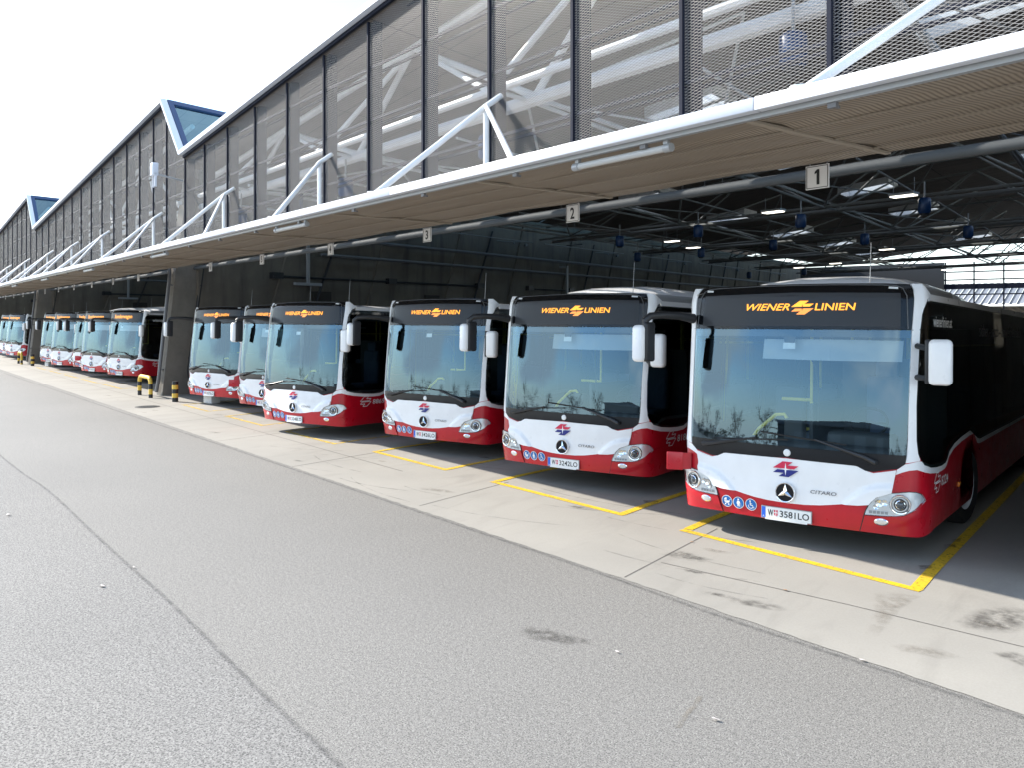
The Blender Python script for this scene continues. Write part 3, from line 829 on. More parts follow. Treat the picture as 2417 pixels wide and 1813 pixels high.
# number signs
def sign(u, num, label):
    root = empty('number_sign', UV(u, 8.02, 3.985), FAC_ROT); tag(root, label, 'sign', 'bay number signs')
    b = MB(); b.box((0, 0, 0), (.27, .012, .25)); b.build('board', 'sign', root)
    b = MB(); t = .006
    for (cx, cz, sx, sz) in ((0, .112, .25, t), (0, -.112, .25, t), (-.122, 0, t, .23), (.122, 0, t, .23)): b.box((cx, -.0075, cz), (sx, .004, sz))
    b.build('border', 'ink', root)
    vs, fs = text_geo(str(num), 0, .02); wd = .085 if num < 10 else .15
    if num == 1: vs, fs, wd = [(.45, 0), (.78, 0), (.78, 1), (.5, 1), (.22, .84), (.22, .68), (.45, .77)], [(0, 1, 2, 3, 6), (3, 4, 5, 6)], .10
    b = MB(); b.add([((a - .5) * wd, -.0095, (c - .5) * .16) for a, c in vs], fs); b.build('numeral', 'ink', root)
    b = MB()
    for s in (-1, 1): b.tube([(s * .1, .02, .12), (s * .1, .02, .2)], .006, 6)
    b.build('hook', 'grey', root)
for i in range(6): sign(-5.10 - 3.85 * i, i + 1, 'hanging white sign with black numeral %d' % (i + 1))
far_lab = ['first number sign left of the leaning column', 'second number sign left of the leaning column', 'third number sign left of the leaning column',
           'fourth number sign left of the leaning column', 'fifth number sign left of the leaning column', 'sixth number sign left of the leaning column']
for i in range(6): sign(-32.1 - 3.74 * i, i + 7, 'small white ' + far_lab[i])
for i in range(3): sign(-58.2 - 3.74 * i, i + 13, ['tiny white number sign just left of the farther column', 'tiny white number sign, middle of the three beyond the farther column', 'tiny white number sign nearest the left edge'][i])

# ceiling lights, heaters
def ceil_light(p, label):
    root = empty('ceiling_light', p, FAC_ROT); tag(root, label, 'light', 'lit ceiling lights in the hall')
    b = MB(); b.box((0, 0, .05), (.72, .34, .07)); b.build('housing', 'grey', root)
    b = MB(); b.box((0, 0, 0), (.66, .28, .025)); b.build('diffuser', 'lamp_on', root)
    b = MB()
    for s in (-1, 1): b.tube([(s * .3, 0, .09), (s * .3, 0, .5)], .008, 6)
    b.build('suspension', 'grey', root)
LP = [((1684, 452), 'bright ceiling light nearest the canopy edge, between signs 1 and 2'), ((1825, 500), 'bright ceiling light below sign 1'), ((1586, 569), 'long bright ceiling light above the gap between buses'),
      ((1636, 584), 'ceiling light beside a blue heater, right of sign 2'), ((2093, 588), 'ceiling light above the roof of the rightmost bus'), ((1886, 631), 'small ceiling light over the rightmost bus display'),
      ((2133, 462), 'ceiling light on the long pipe right of sign 1'), ((1377, 616), 'yellowish ceiling light in the dark left of the hall'), ((1972, 621), 'small yellowish ceiling light deep in the hall'),
      ((2235, 636), 'ceiling light deep in the hall near its bright far end')]
for (p, lab) in LP: ceil_light(hitz(p[0], p[1], 5.95), lab)
def heater(p, label):
    root = empty('hanging_heater', p); tag(root, label, 'heater', 'blue unit heaters hanging in the halls')
    b = MB(); b.lathe([(0, -.22), (.13, -.22), (.17, -.17), (.17, .15), (.14, .20), (.06, .22), (0, .22)], 'Z', (0, 0, 0), 14); b.build('casing', 'heater', root)
    b = MB(); b.lathe([(.03, -.26), (.11, -.26), (.12, -.21)], 'Z', (0, 0, 0), 14); b.build('outlet', 'matt', root)
    b = MB(); b.tube([(0, 0, .22), (0, 0, .65)], .022, 8); b.build('rod', 'grey', root)
HP = [((1463, 568), 5.6), ((1648, 544), 5.6), ((1505, 605), 5.6), ((1655, 595), 5.6), ((1890, 520), 5.6), ((1825, 577), 5.6), ((2182, 484), 5.6), ((2041, 563), 5.6), ((2285, 546), 5.6), ((1768, 648), 5.6), ((1898, 640), 5.6)]
HL = ['blue heater hanging left of the gap below sign 2', 'blue heater hanging between signs 1 and 2', 'blue heater low in the hall above the second bus', 'blue heater beside a lit ceiling light', 'blue heater below and right of sign 1', 'dark blue heater in the middle of the hall roof',
      'large blue heater at the upper right of the hall', 'small dark blue heater above the rightmost bus display', 'blue heater far right above the rightmost bus roof', 'tiny blue heater deep in the hall at left', 'tiny blue heater just above the rightmost bus']
for (p, z), lab in zip(HP, HL): heater(hitz(p[0], p[1], z), lab)
for u, v, z, lab in ((-12.2, 8.9, 5.55, 'dark blue heater behind the mesh, right of the nearest full hanger'), (-17.9, 9.0, 5.55, 'bright blue heater behind the mesh, left of the nearest full hanger'), (-24.6, 9.0, 5.55, 'blue heater behind the mesh near the roof valley'), (-6.05, 9.0, 5.75, 'blue heater behind the mesh above sign 1'), (-20.9, 9.1, 5.6, 'faint blue heater behind the mesh by the second hanger')):
    heater(UV(u, v, z), lab)
# floodlight on a bracket by the roof valley
root = empty('floodlight', UV(-26.0, 7.75, 6.62), FAC_ROT); tag(root, 'white box floodlight on an arm in front of the mesh below the roof valley', 'floodlight')
b = MB(); b.tube([(0, 0, 0), (0, -.75, .12)], .03, 8); b.build('arm', 'grey', root)
b = MB(); b.rbox((-.05, -.80, .26), (.27, .18, .38), .03); b.box((-.17, -.80, -.05), (.03, .06, .4)); b.box((.07, -.80, -.05), (.03, .06, .4)); b.build('lamp_housing', 'fascia', root)

# ------------------------------------------------------------------ bollards, hoop barriers, concrete blocks
def bollard(u, v, h, label):
    p = UV(u, v); root = empty('bollard', p); tag(root, label, 'bollard', 'yellow and black bollards')
    nb = 5
    for i in range(nb):
        b = MB(); z0, z1 = h * i / nb, h * (i + 1) / nb
        prof = [(.088, z0), (.088, z1)] + ([(.0, z1 + .001)] if i == nb - 1 else [])
        b.lathe(prof, 'Z', (0, 0, 0), 18); b.build('stripe_band', 'bol_y' if i % 2 else 'bol_k', root)
    return root
bollard(-26.26, 7.60, .64, 'striped bollard between the leaning column and the leftmost front-row bus')
bollard(-51.9, 7.60, .64, 'striped bollard right of the farther leaning column')
def hoop(u0, u1, v, h, label):
    p0, p1 = UV(u0, v), UV(u1, v); root = empty('hoop_barrier', (p0 + p1) / 2); tag(root, label, 'barrier', 'yellow and black hoop barriers')
    d = (p1 - p0) / 2; r = .22; L = d.length; dn = d.normalized()
    pts = [(-L, 0), (-L, h - r)] + [(-L + r - r * math.cos(R(a)), h - r + r * math.sin(R(a))) for a in (22, 45, 67, 90)]
    pts += [(-p[0], p[1]) for p in reversed(pts)]
    dense = []
    for i in range(len(pts) - 1):
        k = max(1, int(math.dist(pts[i], pts[i + 1]) / .04))
        for j in range(k): t = j / k; dense.append((pts[i][0] + (pts[i + 1][0] - pts[i][0]) * t, pts[i][1] + (pts[i + 1][1] - pts[i][1]) * t))
    dense.append(pts[-1]); acc = 0; seg = [dense[0]]; col = 0; out = []
    for i in range(1, len(dense)):
        seg.append(dense[i]); acc += math.dist(dense[i - 1], dense[i])
        if acc >= .155 or i == len(dense) - 1: out.append((seg, col)); seg = [dense[i]]; acc = 0; col ^= 1
    for sg, c_ in out:
        top = min(q[1] for q in sg) > h - r * 1.2
        b = MB(); b.tube([(dn.x * q[0], dn.y * q[0], q[1]) for q in sg], .062, 12); b.build('stripe_band', 'bol_y' if (c_ or top) else 'bol_k', root)
hoop(-29.3, -28.0, 7.36, .66, 'yellow and black hoop barrier in front of the leaning column')
hoop(-55.0, -53.9, 7.36, .66, 'yellow and black hoop barrier in front of the farther column')

# ------------------------------------------------------------------ beyond the open far end of the nearest hall
b = MB(); nz_ = 60
for i in range(nz_):
    x0 = -22 + i * .55; b.cur = 0; b.quad((x0, 84, 3.9), (x0 + .30, 84, 3.9), (x0 + .30, 92, 6.0), (x0, 92, 6.0)); b.cur = 1; b.quad((x0 + .30, 84, 3.82), (x0 + .55, 84, 3.82), (x0 + .55, 92, 5.92), (x0 + .30, 92, 5.92))
root = empty('neighbour_shed', (-6, 88, 0)); tag(root, 'shed with a white and grey corrugated roof beyond the far end of the hall', 'shed')
o = b.build('roof', ['corr_a', 'corr_b'], root); o.matrix_parent_inverse = Matrix.Translation((6, -88, 0))
b = MB(); b.box((0, 1, 1.85), (34, 6, 3.7)); b.build('wall', 'conc', root)
b = MB(); b.box((.7, 0, 2.8), (12.0, .3, 8.8))
g_ = empty('end_glazing', (-6.5, 77.4, 0)); tag(g_, 'steel framed glazing across the bright far end of the nearest hall', 'window')
b2 = MB()
for i in range(9): b2.box((-7.4 + i * 2.1, 0, 3.6), (.10, .12, 7.2))
for z in (4.55, 5.2, 5.75, 6.4): b2.box((.6, .02, z), (16.6, .10, .42 if z == 5.2 else .10))
b2.build('frame', 'post', g_)
b2 = MB(); b2.quad((-7.4, .05, 4.6), (9.4, .05, 4.6), (9.4, .05, 7.4), (-7.4, .05, 7.4)); b2.build('pane', 'headglass', g_)
o = b.build('end_wall', 'dash', loc=(-20.7, 77.4, 0)); tag(o, 'dark concrete end wall at the back of the nearest hall', 'wall')

# ================================================================== BUSES
BL = 12.0
_plan = [(0, 0), (.3, .005), (.6, .024), (.85, .055), (1.02, .088), (1.14, .122), (1.22, .165), (1.28, .235), (1.315, .335), (1.33, .48), (1.33, .8), (1.33, 1.2), (1.33, BL)]
PL = []
for i in range(len(_plan) - 1):
    if i >= 9:
        PL.append(_plan[i]); continue
    p0 = Vector(_plan[max(i - 1, 0)]) if i else Vector((-.3, .005)); p1 = Vector(_plan[i]); p2 = Vector(_plan[i + 1]); p3 = Vector(_plan[i + 2])
    for j in range(8):
        t = j / 8; PL.append(tuple(.5 * (2 * p1 + (p2 - p0) * t + (2 * p0 - 5 * p1 + 4 * p2 - p3) * t * t + (3 * p1 - p0 - 3 * p2 + p3) * t ** 3)))
PL.append(_plan[-1])
SL = [0.0]
for i in range(1, len(PL)): SL.append(SL[-1] + math.dist(PL[i - 1], PL[i]))
def _interp(s):
    for i in range(1, len(SL)):
        if s <= SL[i] or i == len(SL) - 1:
            t = (s - SL[i - 1]) / (SL[i] - SL[i - 1]); a, b = PL[i - 1], PL[i]
            d = Vector((b[0] - a[0], b[1] - a[1])).normalized()
            return a[0] + (b[0] - a[0]) * t, a[1] + (b[1] - a[1]) * t, d.y, -d.x
def Sx(x):
    a = abs(x)
    for i in range(1, len(PL)):
        if PL[i][0] >= a - 1e-9:
            t = (a - PL[i - 1][0]) / max(1e-9, PL[i][0] - PL[i - 1][0]); return math.copysign(SL[i - 1] + t * (SL[i] - SL[i - 1]), x)
def Sy(y, sg=1):
    for i in range(20, len(PL)):
        if PL[i][1] >= y:
            t = (y - PL[i - 1][1]) / (PL[i][1] - PL[i - 1][1]); return sg * (SL[i - 1] + t * (SL[i] - SL[i - 1]))
    return sg * SL[-1]
S_A, S_B = Sx(1.14), Sy(.48)
def smst(a, b, x): t = min(1, max(0, (x - a) / (b - a))); return t * t * (3 - 2 * t)
def cz(z):
    c = 0.0
    if z > 1.0: c += .050 * (z - 1.0) + .0262 * (z - 1.0) ** 2
    if z < .48: c += (.48 - z) * .16
    if z > 2.74: c += ((z - 2.74) / .14) ** 2 * .05
    return c
def inset(z):
    c = 0.0
    if z > 1.0: c += .012 * (z - 1.0)
    if z > 2.66: c += ((z - 2.66) / .2) ** 2 * .035
    if z < .40: c += (.40 - z) * .10
    return c
def bm3(s, z, off=0.0):
    a = abs(s); x, y, nx, ny = _interp(min(a, SL[-1])); w = smst(S_A, S_B, a); w2 = smst(.9, 1.3, x)
    y += (1 - w) * cz(z); x -= inset(z) * w2
    x += nx * off; y += ny * off
    return (math.copysign(x, s) if a > 1e-9 else x, y, z)
def patch(poly, off, name, m, parent, rim=.012, step=.05, disp=None):
    """fill a polygon drawn in (s, z) and wrap it on the bus skin"""
    ar = sum(poly[i][0] * poly[(i + 1) % len(poly)][1] - poly[(i + 1) % len(poly)][0] * poly[i][1] for i in range(len(poly)))
    if ar < 0: poly = poly[::-1]
    bm = bmesh.new(); vs = [bm.verts.new((a, c, 0)) for a, c in poly]; bm.faces.new(vs)
    bmesh.ops.triangulate(bm, faces=bm.faces[:])
    s0, s1 = min(p[0] for p in poly), max(p[0] for p in poly); z0, z1 = min(p[1] for p in poly), max(p[1] for p in poly)
    cuts = []
    k = math.floor(s0 / step)
    while k * step < s1:
        q = k * step
        if q > s0 and (abs(q) < 1.9 or k % 20 == 0): cuts.append(((q + 1e-4, 0, 0), (1, 0, 0)))
        k += 1
    q = math.ceil(z0 / step) * step
    while q < z1: cuts.append(((0, q + 1e-4, 0), (0, 1, 0))); q += step
    for co, no in cuts: bmesh.ops.bisect_plane(bm, geom=bm.verts[:] + bm.edges[:] + bm.faces[:], plane_co=co, plane_no=no)
    bmesh.ops.remove_doubles(bm, verts=bm.verts[:], dist=1e-5)
    be = [e for e in bm.edges if len(e.link_faces) == 1]
    flat = {v: (v.co.x, v.co.y) for v in bm.verts}
    for v, (a, c) in flat.items(): v.co = bm3(a, c, off + (disp(a, c) if disp else 0))
    for f in bm.faces: f.smooth = True
    if rim:
        new = {}
        def inner(v):
            if v not in new: a, c = flat[v]; new[v] = bm.verts.new(bm3(a, c, off - rim))
            return new[v]
        for e in be:
            f = e.link_faces[0]; lp = [l for l in f.loops if l.edge == e][0]; a, c = lp.vert, lp.link_loop_next.vert
            try: bm.faces.new((c, a, inner(a), inner(c)))
            except ValueError: pass
    me = bpy.data.meshes.new(name); bm.to_mesh(me); bm.free()
    me.materials.append(M[m]); me.set_sharp_from_angle(angle=R(40))
    o = bpy.data.objects.new(name, me); COL.objects.link(o); o.parent = parent; return o
def flatmesh(geo, rect, off, name, m, parent, side=0):
    """letters or shapes (0..1 box) laid on the skin in rect (a0, z0, a1, z1); side=1: a is y on the right flank"""
    vs, fs = geo; a0, z0, a1, z1 = rect
    b = MB(); V = []
    for (p, q) in vs:
        a = a0 + (a1 - a0) * p; z = z0 + (z1 - z0) * q
        V.append(bm3(Sy(a) if side else Sx(a), z, off))
    b.add(V, fs); return b.build(name, m, parent)
def polyg(pts): return (pts, [tuple(range(len(pts)))])
def circ(cx, cz_, r, n=24, rz=None): return [(cx + r * math.cos(2 * math.pi * k / n), cz_ + (rz or r) * math.sin(2 * math.pi * k / n)) for k in range(n)]
def raw(mb, pts, off, fan=False):
    """polygon in (x, z) mapped to the skin and added to mb"""
    mb.add([bm3(Sx(a), c, off) for a, c in pts], [tuple(range(len(pts)))])
def rawside(mb, pts, off): mb.add([bm3(Sy(a), c, off) for a, c in pts], [tuple(range(len(pts)))])
def mir(half): return half + [(-a, c) for a, c in reversed(half) if abs(a) > 1e-6]
LOGO_R = [(-146, 5), (-34, 85), (78, 84), (23, 43), (144, 46), (94, 8)]
LOGO_STAR = [(0, 72), (9, 9), (52, 0), (9, -9), (0, -72), (-9, -9), (-52, 0), (-9, 9)]
def x2s(pts): return [(Sx(a), c) for a, c in pts]
BOT = lambda s: .285

# flank curves: glass lower edge (y, z)
GL = [(.235, 1.045), (.30, 1.0), (.47, .958), (.75, .93), (1.0, .918), (1.2, .925), (1.30, .955), (1.41, 1.03), (1.7, 1.09), (2.16, 1.13), (2.7, 1.155), (3.0, 1.155), (3.1, 1.10), (3.24, 1.01), (3.4, .99), (BL - .02, .99)]
GL_PLAIN = [(.235, 1.045), (.30, 1.0), (.47, .958), (.75, .93), (1.0, .918), (1.3, .915), (2.0, .915), (BL - .02, .915)]
def side_curve(pts, dz, sg): return [(Sy(y, sg), z + dz) for y, z in pts]

def make_bus():
    root = empty('city_bus')
    # ---- red lower body, with wheel arches
    def lower(sg, gl):
        P = [(Sx(.0), .285), (Sx(sg * .6), .287), (Sx(sg * 1.0), .285), (Sy(.235, sg), .27), (Sy(.8, sg), .285)]
        for yw in (2.68, 8.6):
            r = .60
            P += [(Sy(yw - r, sg), .285)] + [(Sy(yw - r * math.cos(R(a)), sg), .46 + r * math.sin(R(a)) * .98) for a in range(0, 181, 15)] + [(Sy(yw + r, sg), .285)]
        P += [(Sy(BL - .02, sg), .285), (Sy(BL - .02, sg), 1.03)]
        P += [(q, z + .035) for q, z in reversed(side_curve(gl, 0, sg))]
        P += [(Sx(sg * 1.17), 1.03), (Sx(0), 1.03)]
        return P
    body = patch(lower(1, GL), 0, 'lower_body', 'red', root, .02)
    patch(lower(-1, GL_PLAIN), 0, 'lower_body', 'red', root, .02)
    # bumper corner pieces: a seam and a proud lip under the headlamps
    for sg in (1, -1):
        P = [(Sx(sg * .752), .292), (Sx(sg * .80), .462), (Sx(sg * .956), .468), (Sx(sg * 1.15), .49), (Sx(sg * 1.22), .535), (Sy(.235, sg), .62), (Sy(.42, sg), .66), (Sy(.62, sg), .66), (Sy(.62, sg), .285), (Sy(.235, sg), .272), (Sx(sg * 1.05), .282)]
        def lip(a, c, sg=sg):
            x = abs(a); zl = .335 + max(0, (x - 1.0)) * .45
            return .012 * smst(zl - .02, zl + .025, c) * (1 - smst(1.35, 1.5, x)) + .004
        patch(P, .004, 'bumper_corner', 'red', root, .012, .03, lip)
    b = MB()
    for sg in (1, -1):
        raw(b, [(sg * .742, .290), (sg * .752, .290), (sg * .800, .470), (sg * .790, .470)][::sg], .0025)
    b.build('bumper_seam', 'matt', root)
    # ---- white bonnet panel
    top = [(0, .972), (.70, .962), (.727, .958), (.80, .922), (.88, .902), (1.0, .928), (1.088, .948)]
    low = [(1.046, .716), (.98, .690), (.909, .660), (.862, .610), (.842, .578), (.74, .560), (.65, .556), (.585, .552), (.48, .532), (.36, .512), (.2, .497), (0, .491)]
    def crease(a, c):
        x = abs(a)
        # raised shoulder outside the chevron line
        pts = [(.52, .48), (.60, .58), (.70, .68), (.80, .752), (.92, .795), (1.2, .825)]
        zc = pts[0][1]
        for i in range(len(pts) - 1):
            if pts[i][0] <= x <= pts[i + 1][0]:
                t = (x - pts[i][0]) / (pts[i + 1][0] - pts[i][0]); zc = pts[i][1] + (pts[i + 1][1] - pts[i][1]) * t
        if x < .52: zc = -1
        d = zc - c
        sh = .036 * smst(-.005, .05, d)
        up = .010 * smst(.0, .22, c - (.70 - .02 * x))
        return sh + up
    patch(x2s(mir(top + low)), .006, 'bonnet', 'white', root, .014, .025, crease)
    # white collar from the bonnet seam round to the flank stripe
    for sg, gl in ((1, GL), (-1, GL_PLAIN)):
        P = [(Sx(sg * 1.094), .952), (Sx(sg * 1.165), 1.012), (Sy(.225, sg), 1.045)] + side_curve(gl[1:], .03, sg)
        P += [(Sy(BL - .02, sg), gl[-1][1] - .05)] + [(q, z) for q, z in reversed(side_curve(gl[2:-1], -.062, sg))]
        P += [(Sy(.30, sg), .928), (Sx(sg * 1.26), .957), (Sx(sg * 1.20), .950), (Sx(sg * 1.14), .928), (Sx(sg * 1.083), .900)]
        patch(P, .003, 'waist_stripe', 'white', root, .008)
    # ---- windscreen pillars
    for sg in (1, -1):
        inn = [(1.168, 1.024), (1.180, 1.10), (1.186, 1.25), (1.190, 1.6), (1.198, 2.0), (1.207, 2.375), (1.214, 2.5), (1.224, 2.7), (1.225, 2.80), (1.215, 2.862)]
        out = [(.30, 2.862), (.40, 2.825), (.52, 2.765), (.50, 2.74), (.37, 2.700), (.27, 2.60), (.245, 2.54), (.222, 2.384), (.205, 2.0), (.192, 1.6), (.195, 1.25), (.208, 1.12), (.232, 1.052)]
        P = [(Sx(sg * a), c) for a, c in inn] + [(Sy(a, sg), c) for a, c in out]
        patch(P, .012, 'pillar', 'white', root, .03, .04)
        b = MB(); b.add([bm3(q, z, .0135) for q, z in ((Sx(sg * 1.205), 2.378), (Sy(.226, sg), 2.384), (Sy(.226, sg), 2.391), (Sx(sg * 1.207), 2.385))][::sg], [(0, 1, 2, 3)]); b.build('pillar_seam', 'matt', root)
    # ---- black mask below the glass, windscreen, header
    mtop = [(0, 1.10), (1.168, 1.10)]
    mlow = [(1.166, 1.016), (1.10, .962), (1.0, .942), (.88, .914), (.805, .932), (.73, .968), (.70, .972), (0, .982)]
    patch(x2s(mir(mtop + mlow)), .007, 'windscreen_mask', 'mask', root, .02)
    ws = patch(x2s(mir([(0, 1.10), (1.176, 1.10), (1.188, 1.6), (1.203, 2.38), (0, 2.38)])), .004, 'windscreen', 'wind', root, 0, .06)
    patch(x2s(mir([(0, 2.300), (1.198, 2.300), (1.201, 2.372), (0, 2.372)])), -.006, 'sun_strip', 'blue_strip', ws, 0, .08)
    hd = patch(x2s(mir([(0, 2.383), (1.203, 2.383), (1.222, 2.72), (1.222, 2.80), (1.20, 2.858), (.9, 2.872), (.4, 2.88), (0, 2.882)])), .003, 'header', 'black', root, .05)
    # display window
    disp = patch(x2s(mir([(0, 2.415), (1.10, 2.415), (1.095, 2.765), (0, 2.785)])), .005, 'display_panel', 'screen', hd, .004, .08)
    patch(x2s(mir([(0, 2.392), (1.170, 2.392), (1.155, 2.735), (1.118, 2.812), (1.05, 2.840), (.9, 2.850), (.4, 2.862), (0, 2.865)])), .016, 'header_glass', 'header_glass', hd, .006, .08)
    b = MB(); tr = [(1.170, 2.392), (1.155, 2.735), (1.118, 2.815), (1.05, 2.843), (.9, 2.852), (.4, 2.864), (0, 2.867)]; tr = tr + [(-a, c) for a, c in reversed(tr[:-1])]
    b.tube([bm3(Sx(a), c, .014) for a, c in tr], .0045, 6); b.build('glass_trim', 'trim_grey', hd)
    for sg in (1, -1):
        b = MB(); b.add([bm3(Sx(a), c, .019) for a, c in ((sg * 1.02 - .05, 2.812), (sg * 1.02 + .05, 2.807), (sg * 1.02 + .05, 2.828), (sg * 1.02 - .05, 2.834))], [(0, 1, 2, 3)]); b.build('marker_light', 'plate', root)
    # ---- flank glazing (dark) and roof edge
    for sg, gl in ((1, GL), (-1, GL_PLAIN)):
        up = [(BL - .02, 2.665), (.52, 2.690), (.395, 2.668), (.30, 2.595), (.265, 2.53), (.240, 2.384), (.222, 2.0), (.208, 1.6), (.210, 1.25), (.224, 1.12)]
        P = side_curve([(.25, 1.05)] + gl[1:], 0, sg) + [(Sy(a, sg), c) for a, c in up]
        patch(P, .008, 'side_glazing', 'tint', root, .02, .10)
        patch([(Sy(.50, sg), 2.672), (Sy(BL - .02, sg), 2.655), (Sy(BL - .02, sg), 2.76), (Sy(.50, sg), 2.76)], .004, 'roof_rail', 'white', root, .02, .04)
        for y in (1.32, 2.75, 4.35, 5.9, 7.5, 9.1, 10.6):
            b = MB(); b.add([bm3(q, z, .002) for q, z in ((Sy(y, sg), 1.2), (Sy(y + .07, sg), 1.2), (Sy(y + .07, sg), 2.66), (Sy(y, sg), 2.66))][::sg], [(0, 1, 2, 3)]); b.build('window_pillar', 'matt', root)
    # opaque inner lining behind the dark glazing, except the cab window at the front
    b = MB()
    for sg in (1, -1):
        xx = sg * 1.262
        b.add([(xx, 1.45, .6), (xx, BL - .05, .6), (xx, BL - .05, 1.15), (xx, 1.45, 1.15)], [(0, 1, 2, 3)]); b.add([(xx, 1.45, 2.42), (xx, BL - .05, 2.42), (xx, BL - .05, 2.68), (xx, 1.45, 2.68)], [(0, 1, 2, 3)])
    b.build('inner_lining', 'dash', root)
    # ---- roof
    b = MB(); ys = [.26, .36, .5, .8, 1.5, 3, 6, 9, BL]; xs = [-1.22, -1.12, -.95, -.6, 0, .6, .95, 1.12, 1.22]
    V = []
    for y in ys:
        for x in xs: V.append((x, y + .02 * (1 if y < .4 else 0), 2.745 + .085 * (1 - (abs(x) / 1.22) ** 3) + (.035 if y < .45 else 0)))
    n = len(xs); b.smooth = True
    b.add(V, [(i * n + j, i * n + j + 1, (i + 1) * n + j + 1, (i + 1) * n + j) for i in range(len(ys) - 1) for j in range(n - 1)]); b.build('roof', 'white', root)
    b = MB(); b.add([(-1.31, BL, .3), (1.31, BL, .3), (1.29, BL, 2.76), (-1.29, BL, 2.76)], [(0, 1, 2, 3)]); b.build('rear_panel', 'red', root)
    b = MB(); b.box((0, 6.05, .34), (2.5, 11.6, .04)); b.build('underbody', 'rubber', root)
    for yw in (2.68, 8.6):
        for sg in (1, -1):
            b = MB(); b.smooth = True
            V = []
            for a in range(-10, 191, 20):
                for xx in (1.315, .85): V.append((sg * xx, yw - .61 * math.cos(R(a)), .46 + .60 * math.sin(R(a))))
            b.add(V, [(2 * i, 2 * i + 1, 2 * i + 3, 2 * i + 2) for i in range(10)]); b.build('wheel_housing', 'rubber', root)
            w = empty('wheel'); w.parent = root; w.location = (sg * 1.17, yw, .482); w.rotation_euler = (0, 0, R(-7) if yw < 5 else 0)
            b = MB(); b.lathe([(.30, -.13), (.44, -.14), (.475, -.11), (.482, 0), (.475, .11), (.44, .14), (.30, .13)], 'X', (0, 0, 0), 32); b.build('tyre', 'rubber', w, True)
            b = MB(); b.lathe([(.31, .13 * sg), (.30, .10 * sg), (.22, .03 * sg), (.12, .02 * sg), (.115, .09 * sg), (0, .10 * sg)], 'X', (0, 0, 0), 32)
            for k in range(10): b.lathe([(0, .06 * sg), (.017, .055 * sg), (.018, .02 * sg)], 'X', (0, .17 * math.cos(k * .6283), .17 * math.sin(k * .6283)), 6)
            b.build('rim', 'rim', w, True)
    # ---- headlamps and fog lamps
    LH = [(.800, .474), (.815, .52), (.836, .566), (.868, .614), (.912, .656), (.98, .688), (1.05, .710), (1.14, .726)]
    LH2 = [(.150, .735), (.195, .730), (.235, .715), (.275, .670), (.285, .648), (.25, .62), (.205, .575)]
    LH3 = [(1.20, .532), (1.155, .502), (1.08, .486), (.956, .478)]
    for sg in (1, -1):
        def outline(gr):
            P = [(Sx(a), c) for a, c in LH] + [(Sy(a), c) for a, c in LH2] + [(Sx(a), c) for a, c in LH3]
            cx = sum(p[0] for p in P) / len(P); cy = sum(p[1] for p in P) / len(P)
            return [(sg * (cx + (p[0] - cx) * gr), cy + (p[1] - cy) * gr) for p in P]
        hl = patch(outline(1.035), .010, 'headlight', 'matt', root, .02, .03)
        patch(outline(.99), .013, 'reflector', 'silver', hl, .006, .03, lambda a, c: .0025 * math.sin(abs(a) * 40) * math.sin(c * 45))
        q = bm3(Sx(sg * 1.123), .604, .016); nn = Vector((sg * .32, -1, -.02)).normalized()
        rot = nn.to_track_quat('Z', 'X').to_matrix()
        def ring(prof, m, name):
            bb = MB(); bb.lathe(prof, 'Z', (0, 0, 0), 28); bb.v = [tuple(rot @ Vector(p) + Vector(q)) for p in bb.v]; return bb.build(name, m, hl)
        ring([(.074, -.004), (.084, .014), (.095, .016), (.102, .004), (.104, -.004)], 'chrome', 'lamp_ring')
        ring([(.046, .004), (.050, .018), (.056, .018), (.060, .006)], 'matt', 'lamp_ring')
        ring([(.048, .006), (.034, .010), (.032, .018), (.022, .026), (.010, .030), (0, .031)], 'lens', 'projector')
        ring([(.036, .012), (.040, .020), (.047, .016)], 'chrome', 'lamp_ring')
        b = MB()
        for k in range(5):
            xx = sg * (.842 + k * .036); b.add([bm3(Sx(a), c, .0215) for a, c in ((xx, .494), (xx + sg * .029, .4945), (xx + sg * .029, .522), (xx, .521))][::sg], [(0, 1, 2, 3)])
        b.build('running_light', 'grey', hl)
        for cx, cc, rr in ((.935, .60, .040), (.905, .56, .028), (.985, .61, .034)):
            qq = bm3(Sx(sg * cx), cc, .017); bb = MB(); bb.lathe([(rr, -.002), (rr * .9, .006), (rr * .5, .001), (0, -.004)], 'Z', (0, 0, 0), 16)
            bb.v = [tuple(rot @ Vector(p) + Vector(qq)) for p in bb.v]; bb.build('indicator', 'chrome', hl)
        patch(outline(1.0), .032, 'lamp_cover', 'headglass', hl, .02, .04)
        fg = empty('fog_lamp'); fg.parent = root
        b = MB(); P0 = circ(sg * .952, .411, .066, 24, .037); P1 = circ(sg * .952, .411, .052, 24, .027)
        V = [bm3(Sx(a), c, .020) for a, c in P0] + [bm3(Sx(a), c, .027) for a, c in P1]
        b.smooth = True; b.add(V, [(k, (k + 1) % 24, 24 + (k + 1) % 24, 24 + k)[::sg] for k in range(24)]); b.build('lamp_ring', 'chrome', fg)
        b = MB(); c0 = bm3(Sx(sg * .952), .411, .031); V = [c0] + [bm3(Sx(a), c, .026) for a, c in P1]; b.smooth = True
        b.add(V, [(0, 1 + k, 1 + (k + 1) % 24) for k in range(24)]); b.build('lamp_glass', 'silver', fg)
    # ---- emblem, logo, stickers, badge, lettering
    em = empty('emblem'); em.parent = root
    cen = Vector(bm3(0, .608, .034))
    b = MB(); b.lathe([(0, 0), (.092, 0), (.096, -.012)], 'Y', cen - Vector((0, .0, 0)), 32); b.build('disc', 'black', em, False)
    b = MB(); b.lathe([(.092, .004), (.095, -.010), (.103, -.012), (.108, -.002), (.108, .02)], 'Y', cen, 32); b.build('emblem_ring', 'chrome', em)
    b = MB()
